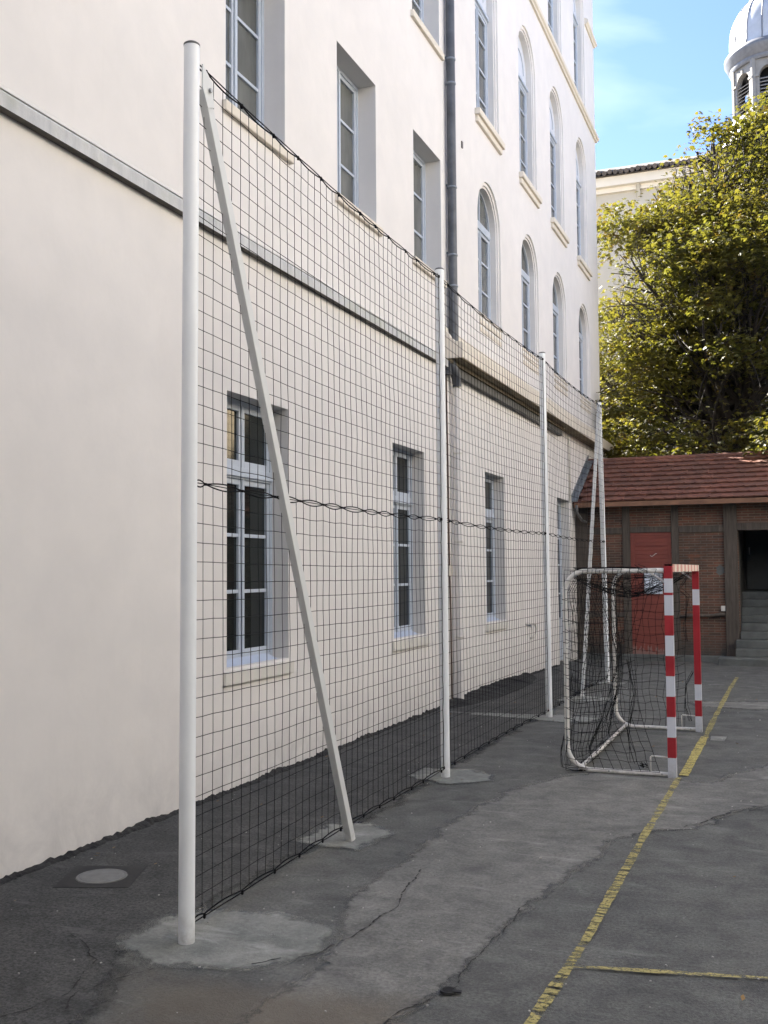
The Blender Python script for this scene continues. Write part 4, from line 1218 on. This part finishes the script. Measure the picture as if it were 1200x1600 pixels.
# cords looped round the side tubes
for k in range(8):
    xx = GB + 0.24 + k * 0.085
    gn.tube([(xx + 0.004 * math.sin(a * 3), GY0 + 0.029 * math.cos(a), 2.045 + 0.029 * math.sin(a)) for a in [2 * PI * i / 10 for i in range(11)]], 0.0032, 4, False)
for k in range(14):
    zz = 1.75 - k * 0.11
    for yc in (GY0, GY1):
        gn.tube([(GB + 0.029 * math.cos(a), yc + 0.029 * math.sin(a), zz + 0.004 * math.sin(2 * a)) for a in [2 * PI * i / 10 for i in range(11)]], 0.0032, 4, False)
gn.build('net', M['netgoal'], goal)

# ------------------------------------------------------------------ brick and timber shed
SY = 25.87
shed = empty('brick_shed', (-0.5, SY, -0.14), 'low timber-framed red brick outbuilding with a tiled roof behind the goal', 'outbuilding')
ZB, ZE = -0.20, 3.62
DX0, DX1, OX0, OX1 = -3.67, -2.71, -1.18, 1.2
wl_ = MB()
def wallpanel(mb, rects):
    for (xa, xb, za, zb) in rects: mb.box((xa, SY, za), (xb, SY + 0.22, zb))
wallpanel(wl_, [(-5.0, DX0, ZB, ZE), (DX0, DX1, 2.95, ZE), (DX1, OX0, ZB, ZE), (OX0, OX1, 2.98, ZE), (OX1, 9.0, ZB, ZE)])
wl_.box((8.78, SY + 0.22, ZB), (9.0, SY + 3.6, ZE)); wl_.box((-5.0, SY + 3.4, ZB), (8.78, SY + 3.6, ZE + 1.0))
wl_.build('brick_wall', M['brick'], shed)
tm = [(-4.99, -4.70, ZB, ZE, 0.05), (-3.86, -3.68, ZB, ZE, 0.045), (-2.70, -2.53, ZB, ZE, 0.045), (-1.50, -1.20, ZB + 0.1, ZE, 0.06), (1.2, 1.45, ZB, ZE, 0.05), (3.4, 3.6, ZB, ZE, 0.05), (6.0, 6.2, ZB, ZE, 0.05), (8.75, 9.01, ZB, ZE, 0.05)]
for xa, xb, za, zb, d in tm:
    q = MB(); q.box((xa, SY - d, za), (xb, SY + 0.1, zb)); q.build('timber_post', M['timber'], shed, bevel=0.012)
for xa, xb, za, zb, d in [(-4.70, -3.86, 2.93, 3.08, 0.035), (-3.68, -2.70, 2.95, 3.09, 0.035), (-2.53, -1.50, 2.93, 3.09, 0.035), (-1.2, 1.2, 2.96, 3.14, 0.045),
                          (1.45, 3.4, 2.93, 3.08, 0.035), (-4.70, -3.86, 0.90, 1.02, 0.035), (1.45, 3.4, 0.9, 1.02, 0.035)]:
    q = MB(); q.box((xa + 0.002, SY - d, za), (xb - 0.002, SY + 0.08, zb)); q.build('timber_rail', M['timber'], shed, bevel=0.012)
q = MB(); q.tube([(-2.52, SY - 0.06, 0.93), (-2.2, SY - 0.07, 0.955), (-1.9, SY - 0.06, 0.95), (-1.62, SY - 0.07, 0.985), (-1.51, SY - 0.07, 0.99)], [0.035, 0.03, 0.033, 0.045, 0.04], 8)
q.build('timber_rail', M['timber'], shed, smooth=True)
# stone plinth
q = MB(); q.box((-4.9, SY - 0.10, ZB), (-1.55, SY, 0.02)); q.build('plinth', M['step'], shed, bevel=0.02)
# red door
dd = MB()
dd.box((DX0, SY + 0.02, -0.12), (DX1, SY + 0.06, 2.95))
for k in range(9): dd.box((DX0 + 0.06, SY + 0.008, 2.02 + k * 0.1), (DX1 - 0.06, SY + 0.02, 2.02 + k * 0.1 + 0.085))
dd.box((DX0, SY - 0.005, -0.12), (DX0 + 0.09, SY + 0.02, 2.95)); dd.box((DX1 - 0.07, SY - 0.005, -0.12), (DX1, SY + 0.02, 2.95)); dd.box((DX0 + 0.09, SY - 0.005, 2.88), (DX1 - 0.07, SY + 0.02, 2.95)); dd.box((DX0 + 0.09, SY - 0.012, 1.93), (DX1 - 0.07, SY + 0.02, 2.01))
for z0, z1 in ((0.0, 0.38), (0.52, 0.90), (1.04, 1.40)):
    dd.box((DX0 + 0.22, SY + 0.004, z0), (DX1 - 0.12, SY + 0.02, z1))
door = dd.build('door', M['reddoor'], shed, bevel=0.006)
q = MB(); q.box((-3.36, SY - 0.03, 1.47), (-2.93, SY - 0.008, 2.03)); q.build('sign_panel', M['paper'], door)
q = MB(); q.tube([(-3.21, SY, 2.40), (-3.17, SY, 2.37), (-3.12, SY, 2.40), (-3.08, SY, 2.44), (-3.05, SY, 2.44)], 0.008, 5); q.build('painted_mark', M['chalk'], door)
q = MB(); q.box((-1.60, SY - 0.04, 1.07), (-1.50, SY + 0.0, 1.19)); q.box((-1.575, SY - 0.05, 1.10), (-1.525, SY - 0.04, 1.16)); q.build('socket_box', M['sill'], shed)
q = MB(); q.prism([(-1.60 + 0.09 * math.cos(t_ * PI / 6) * (1 + 0.25 * math.sin(3 * t_)), 2.03 + 0.12 * math.sin(t_ * PI / 6)) for t_ in range(12)], 'y', SY - 0.012, SY + 0.01); q.build('cement_patch', M['step'], shed)
# stair porch with dark door
pc = MB()
pc.box((OX0 - 0.1, SY + 0.22, ZB), (OX0, SY + 3.2, ZE)); pc.box((OX1, SY + 0.22, ZB), (OX1 + 0.1, SY + 3.2, ZE)); pc.box((OX0, SY + 3.0, 1.4), (OX1, SY + 3.2, ZE)); pc.box((OX0, SY + 0.22, 3.3), (OX1, SY + 3.0, 3.4))
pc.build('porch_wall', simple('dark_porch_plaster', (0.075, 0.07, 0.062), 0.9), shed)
q = MB(); q.box((-1.12, SY + 2.90, 1.52), (0.6, SY + 2.98, 3.15)); pd = q.build('porch_door', M['doorgrey'], shed, bevel=0.01)
q = MB(); q.box((-1.06, SY + 2.86, 2.42), (-1.02, SY + 2.90, 2.62)); q.build('handle', M['sill'], pd)
st = empty('stone_steps', (-0.2, 24.9, -0.13), 'worn grey stone steps climbing into the dark porch', 'steps')
nst = 9
for k in range(nst):
    q = MB()
    yf = 24.75 + 0.40 if k else 24.75
    yf = 24.75 + (0.45 + 0.285 * (k - 1) if k > 0 else 0)
    xa = -1.62 if k == 0 else (-1.27 if yf < SY - 0.2 else OX0 + 0.002)
    ztop_ = -0.13 + 0.18 * (k + 1)
    q.box((xa, yf, ztop_ - 0.18 if k else -0.3), (1.5 if k < 3 else OX1 - 0.002, SY + 2.99 if k == nst - 1 else yf + 0.60, ztop_))
    q.build('step', M['step'], st, bevel=0.018)

# tiled roof: courses of individual clay tiles
EZ, EY, RZ, RY = 3.70, 25.42, 4.92, 27.75
roof = MB()
nrow = 9
rnd = random.Random(3)
sl_ = Vector((0, RY - EY, RZ - EZ)); sn_ = Vector((0, -(RZ - EZ), RY - EY)).normalized(); su = sl_.normalized(); rl = sl_.length / nrow
roof.add([(-5.0, EY + 0.02, EZ - 0.03), (9.3, EY + 0.02, EZ - 0.03), (9.3, RY, RZ - 0.03), (-5.0, RY, RZ - 0.03)], [(0, 1, 2, 3)])
for r_ in range(nrow):
    off = 0.125 * (r_ % 2)
    x = -5.02 + off
    while x < 9.3:
        w_ = 0.25
        c_ = Vector((x + w_ / 2, EY, EZ)) + su * (rl * (r_ + 0.55) + rnd.uniform(-0.008, 0.008)) + sn_ * (0.012 + rnd.uniform(-0.004, 0.005))
        up_ = (su * (rl * 0.58) + sn_ * -0.026)
        xh = w_ / 2 - 0.004
        if x < 9.2 and x > -5.0:
            roof.obox(c_, Vector((xh, 0, rnd.uniform(-0.006, 0.006))), up_, sn_ * 0.013)
            # rolled side lap
            roof.obox(c_ + Vector((xh, 0, 0)) + sn_ * 0.012, Vector((0.022, 0, 0)), up_ * 0.985, sn_ * 0.013)
        x += w_
rfo = roof.build('roof', M['tile'], shed)
q = MB(); x = -5.0
while x < 9.2:
    q.tube([(x, RY, RZ + 0.015), (x + 0.36, RY, RZ + 0.022)], [0.075, 0.065], 10); x += 0.34
q.build('ridge_tiles', M['tile'], rfo, smooth=True, auto=40)
q = MB(); q.add([(-5.0, RY, RZ), (9.3, RY, RZ), (9.3, RY + 2.3, EZ + 0.1), (-5.0, RY + 2.3, EZ + 0.1)], [(0, 1, 2, 3)]); q.build('rear_slope', M['tile'], rfo)
q = MB(); q.box((-4.95, EY - 0.01, EZ - 0.12), (9.3, EY + 0.02, EZ - 0.005)); q.build('eaves_board', M['fascia'], shed)
q = MB(); q.box((-4.95, EY + 0.02, EZ - 0.11), (9.3, SY - 0.002, EZ - 0.09)); q.build('soffit', M['timber'], shed)
q = MB(); q.obox(Vector((-4.93, (EY + RY) / 2 + 0.0, (EZ + RZ) / 2 + 0.05)), Vector((0.07, 0, 0)), sl_ * 0.51, sn_ * 0.02); q.obox(Vector((-4.992, (EY + RY) / 2, (EZ + RZ) / 2 + 0.12)), Vector((0.006, 0, 0)), sl_ * 0.51, sn_ * 0.08)
q.build('flashing_or_shaded_band', M['zinclight'], shed)
q = MB(); q.tube([(-4.88, EY - 0.02, EZ - 0.06), (-4.88, EY + 0.02, EZ - 0.25), (-4.80, EY + 0.22, EZ - 0.42), (-4.72, SY - 0.1, EZ - 0.47)], 0.035, 10); q.build('drain_elbow', M['cap'], shed, smooth=True)

# ------------------------------------------------------------------ building behind the tree
fb = empty('rear_building', (0, 45, 0), 'pale cream building with a dark tiled eave behind the chestnut tree', 'building')
FY = 45.0
q = MB(); q.box((-34, FY, -0.2), (26, FY + 9, 18.55)); q.build('wall', M['farwall'], fb)
q = MB(); q.box((-34.2, FY - 0.45, 18.55), (26.2, FY + 9.4, 18.95)); q.box((-34.2, FY - 0.18, 18.35), (26.2, FY, 18.55)); q.build('cornice', M['trim'], fb)
q = MB()
x = -14.0
while x < 14:
    q.prism([(FY - 0.02, 18.34), (FY - 0.30, 18.50), (FY - 0.30, 18.549), (FY - 0.02, 18.0)], 'x', x, x + 0.16); x += 2.05
q.build('brackets', M['farwall'], fb)
q = MB()
q.prism([(FY - 0.6, 18.96), (FY + 4.4, 21.2), (FY + 9.6, 18.96)], 'x', -34.3, 26.3)
x = -12.0
while x < 12:
    zz = 19.0 + random.uniform(-0.02, 0.03)
    q.tube([(x, FY - 0.78, zz + 0.02), (x, FY + 0.4, zz + 0.46)], 0.10, 8); x += 0.235
q.build('roof', M['dtile'], fb)
# windows of the rear building, mostly hidden by the crown
for xx in (-4.2, -0.6, 3.0):
    for z0 in (4.5, 9.0, 13.2):
        q = MB(); q.box((xx, FY - 0.03, z0), (xx + 1.1, FY + 0.02, z0 + 2.1)); w = q.build('window', M['frame'], fb)
        q = MB(); q.box((xx + 0.08, FY - 0.04, z0 + 0.08), (xx + 1.02, FY - 0.032, z0 + 2.02)); q.build('pane', M['glass'], w)

# ------------------------------------------------------------------ lantern tower with lead dome
TX, TY = -0.27, 52.0
tw = empty('dome_lantern', (TX, TY, 21), 'white lead-covered dome on an arcaded louvred bell lantern above the tree', 'tower')
q = MB(); q.lathe([(4.2, 17), (4.2, 20.6)], (TX, TY, 0), 8, PI / 8); q.build('base', M['farwall'], tw)
def ribbed(mb, prof, n, ribr):
    for k in range(n):
        a = 2 * PI * (k + 0.5) / n
        pts = [(TX + (r_ + 0.012) * math.cos(a), TY + (r_ + 0.012) * math.sin(a), z) for r_, z in prof]
        mb.tube(pts, ribr, 6)
sk_prof = [(3.1, 21.1), (2.65, 21.75), (2.35, 22.4), (2.05, 23.1)]
q = MB(); q.lathe(sk_prof, (TX, TY, 0), 48); skirt = q.build('skirt_roof', M['leadroof'], tw, smooth=True)
q = MB(); ribbed(q, sk_prof, 24, 0.03); q.build('ribs', M['leadgrey'], skirt, smooth=True)
q = MB(); q.lathe([(4.2, 20.6), (4.35, 20.7), (4.35, 20.95), (3.1, 21.1)], (TX, TY, 0), 48); q.build('base_moulding', M['dtile'], tw, smooth=True, auto=30)
q = MB(); q.lathe([(2.05, 23.1), (2.0, 23.2), (1.86, 23.25), (1.80, 23.3)], (TX, TY, 0), 48); q.build('plinth_ring', M['leadroof'], tw, smooth=True)
# octagonal arcade
RA = 1.72; zb_, zt_ = 23.25, 25.85
side = 2 * RA * math.tan(PI / 8)
ax0 = -PI / 2 - R(4)
for k in range(8):
    a = ax0 + k * PI / 4
    n_ = Vector((math.cos(a), math.sin(a), 0)); t_ = Vector((-math.sin(a), math.cos(a), 0))
    c_ = Vector((TX, TY, 0)) + n_ * RA
    hw = 0.43; zs = 24.95; zo = 23.4
    hole_ = [(-hw, zo), (hw, zo)] + [(hw * math.cos(PI * i / 14), zs + hw * math.sin(PI * i / 14)) for i in range(15)]
    outer_ = [(-side / 2, zb_), (side / 2, zb_), (side / 2, zt_), (-side / 2, zt_)]
    pts = [Vector((p[0], p[1], 0)) for p in outer_]; hp = [Vector((p[0], p[1], 0)) for p in reversed(hole_)]
    tr = tessellate_polygon([pts, hp]); fl_ = pts + hp
    q = MB()
    q.add([c_ + t_ * p.x + Vector((0, 0, p.y)) for p in fl_], [tuple(t) for t in tr])
    for i in range(len(hole_)):
        p, r_ = hole_[i], hole_[(i + 1) % len(hole_)]
        q.add([c_ + t_ * p[0] + Vector((0, 0, p[1])), c_ + t_ * r_[0] + Vector((0, 0, r_[1])), c_ + t_ * r_[0] - n_ * 0.28 + Vector((0, 0, r_[1])), c_ + t_ * p[0] - n_ * 0.28 + Vector((0, 0, p[1]))], [(0, 1, 2, 3)])
    # imposts, keystone, corner pilaster
    for s_ in (-1, 1):
        q.obox(c_ + t_ * s_ * (hw + 0.13) + n_ * 0.02 + Vector((0, 0, zs - 0.03)), t_ * 0.13, n_ * 0.05, Vector((0, 0, 0.05)))
        q.obox(c_ + t_ * s_ * (side / 2 - 0.05) + n_ * 0.01 + Vector((0, 0, (zb_ + zt_) / 2)), t_ * 0.07, n_ * 0.045, Vector((0, 0, (zt_ - zb_) / 2)))
    q.obox(c_ + n_ * 0.03 + Vector((0, 0, zs + hw + 0.06)), t_ * 0.05, n_ * 0.04, Vector((0, 0, 0.11)))
    pan = q.build('arcade_panel', M['lantern'], tw)
    q = MB()
    for j in range(9):
        z = zo + 0.10 + j * 0.165
        q.obox(c_ - n_ * 0.12 + Vector((0, 0, z)), t_ * (hw + 0.02), n_ * 0.085 + Vector((0, 0, -0.055)), (Vector((0, 0, 1)) + n_ * 0.6) * 0.012)
    q.build('louvres', M['lantern'], pan)
q = MB(); q.lathe([(1.15, 23.2), (1.15, 25.8)], (TX, TY, 0), 16); q.build('core', M['black'], tw)
q = MB(); q.lathe([(1.86, 25.70), (1.93, 25.80), (1.93, 25.90), (2.03, 26.02), (2.10, 26.20), (2.17, 26.30), (2.17, 26.42), (2.10, 26.52), (1.98, 26.62), (1.0, 26.62)], (TX, TY, 0), 64)
q.build('cornice', M['leadgrey'], tw, smooth=True, auto=35)
q = MB(); q.lathe([(1.86, 25.70), (0.5, 25.72)], (TX, TY, 0), 64); q.build('ceiling', M['leadgrey'], tw)
dome_prof = [(1.97, 26.56), (1.90, 26.85), (1.90, 27.2), (1.87, 27.55), (1.79, 27.95), (1.66, 28.3), (1.48, 28.65), (1.25, 28.92), (1.0, 29.10), (0.82, 29.2)]
q = MB(); q.lathe(dome_prof, (TX, TY, 0), 64); dm = q.build('dome', M['leadroof'], tw, smooth=True)
q = MB(); ribbed(q, dome_prof, 16, 0.028); q.build('ribs', M['leadgrey'], dm, smooth=True)
q = MB(); q.lathe([(0.84, 29.15), (0.95, 29.2), (0.97, 29.32), (0.85, 29.42), (0.62, 29.6), (0.55, 30.6), (0.75, 30.7), (0.6, 31.2), (0.15, 31.8), (0.02, 32.6)], (TX, TY, 0), 32); q.build('finial', M['leadgrey'], tw, smooth=True, auto=40)

# ------------------------------------------------------------------ chestnut tree
def make_tree(name, label, base, H, crown_c, crown_r, nleaf, seed, mat):
    rnd = random.Random(seed)
    e = empty(name, base, label, 'tree')
    tb = MB()
    tips = []
    B = Vector(base)
    C0 = Vector(crown_c); CR = Vector(crown_r)
    def inside(p, k=1.0):
        d = p - C0
        kx = 1 + 0.34 * max(0.0, min(1.0, -d.z / 4.0))
        if p.z < 3.7: return False
        qz = (d.z / CR.z) ** 1.7 if d.z > 0 else (d.z / (CR.z * 1.06)) ** 6
        return (d.x / CR.x / kx) ** 2 + (d.y / CR.y / kx) ** 2 + qz < k
    def grow(p, d, L_, r_, lev):
        n = max(3, int(L_ / 0.45)); pts = [p]; rs = [r_]
        for i in range(n):
            d = (d + nz3(p, 0.7, seed + lev) * 0.30 + Vector((0, 0, 0.05 if lev < 2 else (-0.04 if lev > 2 else 0.0)))).normalized()
            p = p + d * (L_ / n)
            if not inside(p, 0.80) and lev > 0 and p.z > C0.z - CR.z: break
            pts.append(p); rs.append(max(0.008, r_ * (1 - 0.75 * (i + 1) / n)))
            if lev >= 2 and i >= 1: tips.append((p.copy(), d.copy(), lev))
            if lev < 4 and i >= (1 if lev else 0) and rnd.random() < (0.95 if lev < 2 else 0.75):
                for _ in range(2 if lev < 2 else 1):
                    az = rnd.uniform(0, 2 * PI)
                    o_ = d.orthogonal().normalized(); o_ = Matrix.Rotation(az, 3, d) @ o_
                    nd = (d * rnd.uniform(0.5, 0.9) + o_ * rnd.uniform(0.6, 1.0) + Vector((0, 0, 0.15 if lev < 2 else 0))).normalized()
                    grow(p, nd, L_ * rnd.uniform(0.42, 0.66), max(0.008, rs[-1] * 0.55), lev + 1)
        if len(pts) > 1 and (lev < 3 or rnd.random() < 0.25): tb.tube(pts, rs, 7 if lev < 2 else 4, False)
    # trunk
    th = 4.6
    trunk = [B, B + Vector((0.03, 0, th * 0.3)), B + Vector((0.0, 0.05, th * 0.7)), B + Vector((0.05, 0.0, th))]
    tb.tube(trunk, [0.42, 0.33, 0.30, 0.28], 14, False)
    top = trunk[-1]
    grow(top, Vector((0.02, 0, 1)), H - th - 1.0, 0.24, 0)
    for k in range(9):
        az = k * 2.4 + rnd.uniform(-0.3, 0.3); el = R(rnd.uniform(18, 55))
        grow(top + Vector((0, 0, -0.7 + 0.42 * k)), Vector((math.cos(az) * math.cos(el), math.sin(az) * math.cos(el), math.sin(el))), CR.x * rnd.uniform(0.95, 1.25), 0.15, 1)
    tb.build('trunk', M['bark'], e, smooth=True)
    lv = MB()
    V, Fc = lv.v, lv.f
    rnd.shuffle(tips)
    # foliage hangs in clumps round the twigs and thins towards the rim
    cl = []
    for (p, d, lev) in tips: cl.append((p, 0.34))
    for _ in range(650):
        while True:
            v_ = Vector((rnd.uniform(-1, 1), rnd.uniform(-1, 1), rnd.uniform(-1, 1)))
            if 0.45 < v_.length < 1.0: break
        kx_ = 1 + 0.38 * max(0.0, min(1.0, -v_.z * CR.z / 4.0)); p = C0 + Vector((v_.x * CR.x * kx_, v_.y * CR.y, v_.z * CR.z))
        if noise.noise(p * 0.45 + Vector((seed, 0, 0))) > -0.12 and p.z > 4.2: cl.append((p, 0.55))
    low = []
    tries = 0
    while len(low) < 120 and tries < 40000:
        tries += 1
        v_ = Vector((rnd.uniform(-1, 1), rnd.uniform(-1, 1), rnd.uniform(-0.95, 1)))
        p = C0 + Vector((v_.x * CR.x * 1.3, v_.y * CR.y * 1.3, v_.z * CR.z))
        if not inside(p, 0.95) or inside(p, 0.10): continue
        sz = rnd.uniform(0.75, 1.45) * (0.85 if v_.z > 0.6 else 1.0)
        if any((p - q_).length < 0.50 * (sz + t_) for q_, t_ in low) and rnd.random() < 0.85: continue
        low.append((p, sz))
    wts = []
    for q_, t_ in low: wts.append((wts[-1] if wts else 0) + t_ ** 2.4)
    import bisect
    cnt = 0
    while cnt < nleaf:
        if rnd.random() < 0.30:
            p, s_ = cl[rnd.randrange(len(cl))]
            c_ = p + Vector((rnd.gauss(0, s_), rnd.gauss(0, s_), rnd.gauss(0, s_ * 0.30)))
            if noise.noise(Vector((c_.x * 0.42, c_.y * 0.42, c_.z * 1.1)) + Vector((11, 0, 0))) < -0.02: continue
        else:
            # flattened, drooping tiers of foliage with gaps between them
            p, s_ = low[min(len(low) - 1, bisect.bisect(wts, rnd.random() * wts[-1]))]
            a_ = rnd.uniform(0, 2 * PI); rr = math.sqrt(rnd.random()) * s_ * (1 + 0.35 * noise.noise(p + Vector((math.cos(a_), math.sin(a_), 0)) * 1.5))
            dx_, dy_ = math.cos(a_) * rr, math.sin(a_) * rr
            tier = rnd.choice((-0.42, 0.0, 0.0, 0.38))
            c_ = p + Vector((dx_, dy_, tier * s_ - 0.22 * rr * rr / s_ + rnd.gauss(0, 0.10)))
        if c_.z < 4.9 and c_.y < 30.8: continue
        if not inside(c_, 1.12 + 0.35 * noise.noise(c_ * 1.2)): continue
        az = rnd.uniform(0, 2 * PI)
        out = Vector((c_.x - C0.x, c_.y - C0.y, 0)); out = out.normalized() if out.length > 0.1 else Vector((1, 0, 0))
        ax = (Vector((math.cos(az), math.sin(az), rnd.uniform(-0.5, 0.1))) + out * 0.4).normalized()
        nr = (Vector((rnd.gauss(0, 0.45), rnd.gauss(0, 0.45), 1))).normalized()
        sd_ = nr.cross(ax).normalized()
        Ls = rnd.uniform(0.09, 0.15)
        b0 = len(V)
        for k, an in enumerate((-1.25, -0.65, 0.0, 0.65, 1.25)):
            dr_ = ax * math.cos(an) + sd_ * math.sin(an)
            ll = Ls * (1.0 if k == 2 else 0.88 if k in (1, 3) else 0.62)
            pp = nr.cross(dr_) * ll * 0.24
            V.append(tuple(c_)); V.append(tuple(c_ + dr_ * ll * 0.62 + pp - nr * 0.01)); V.append(tuple(c_ + dr_ * ll - Vector((0, 0, 0.05 * ll / 0.15)))); V.append(tuple(c_ + dr_ * ll * 0.62 - pp - nr * 0.01))
            q0 = b0 + k * 4; Fc.append((q0, q0 + 1, q0 + 2, q0 + 3)); lv.mi.append(0)
        cnt += 1
    me = bpy.data.meshes.new('crown'); me.from_pydata(V, [], Fc); me.materials.append(mat); me.update()
    o = bpy.data.objects.new('crown', me); COL.objects.link(o); o.parent = e; o.matrix_parent_inverse = Matrix.Translation(-Vector(base))
    return e
make_tree('chestnut_tree', 'large backlit green and yellow chestnut tree rising behind the tiled shed roof', (-1.95, 34.0, -0.16), 17.2, (-0.7, 34.2, 9.35), (5.6, 5.3, 7.45), 110000, 5, M['leaf'])

# ------------------------------------------------------------------ unseen buildings added to bounce and block light, behind and beside the camera
ew = empty('side_bounce_wing', (14, 10, 0), 'plain cream building added unseen on the right to bounce light onto the facade', 'building')
q = MB(); q.box((10, -16, 6.0), (22, 24, 15.0)); q.build('wall', M['bounce'], ew)
q = MB(); q.box((10.03, -16, -0.2), (22, 26, 6.0)); q.build('plinth', simple('grey_helper_plaster', (0.13, 0.14, 0.145), 0.9), ew)  # added dark lower storey, keeps low bounce and window reflections dim
q = MB(); q.box((9.5, -16.4, 15.0), (22.4, 24.4, 15.3)); q.build('roof', M['dtile'], ew)  # roof of the added unseen side building
M['warmbounce'] = wallmat('warm_bounce_render', (0.74, 0.62, 0.44), 0.2)
q = MB(); q.box((10, 24.5, -0.2), (22, 60, 9.0)); q.build('low_bounce_wall', M['warmbounce'], ew)  # unseen block added to bounce warm light onto the far facade
for z0 in (1.2, 6.6, 10.4):
    for k in range(9):
        q = MB(); q.box((9.96, -8 + k * 3.4, z0), (10.05, -6.5 + k * 3.4, z0 + 2.0)); q.build('window', M['glass'], ew)  # windows of the added unseen side building
eb = empty('rear_bounce_wing', (2, -8, 0), 'plain cream building added unseen behind the viewer to block and bounce light', 'building')
q = MB(); q.box((-4.9, -14, -0.2), (9.9, -3.2, 10.0)); q.build('wall', M['bounce'], eb)
q = MB(); q.box((-4.9, -14.3, 10.0), (9.4, -2.8, 10.3)); q.build('roof', M['dtile'], eb)  # roof of the added unseen rear building
for k in range(3):
    q = MB(); q.box((-3 + k * 4.0, -3.22, 1.0), (-1.4 + k * 4.0, -3.16, 3.6)); q.build('window', M['glass'], eb)  # windows of the added unseen rear building
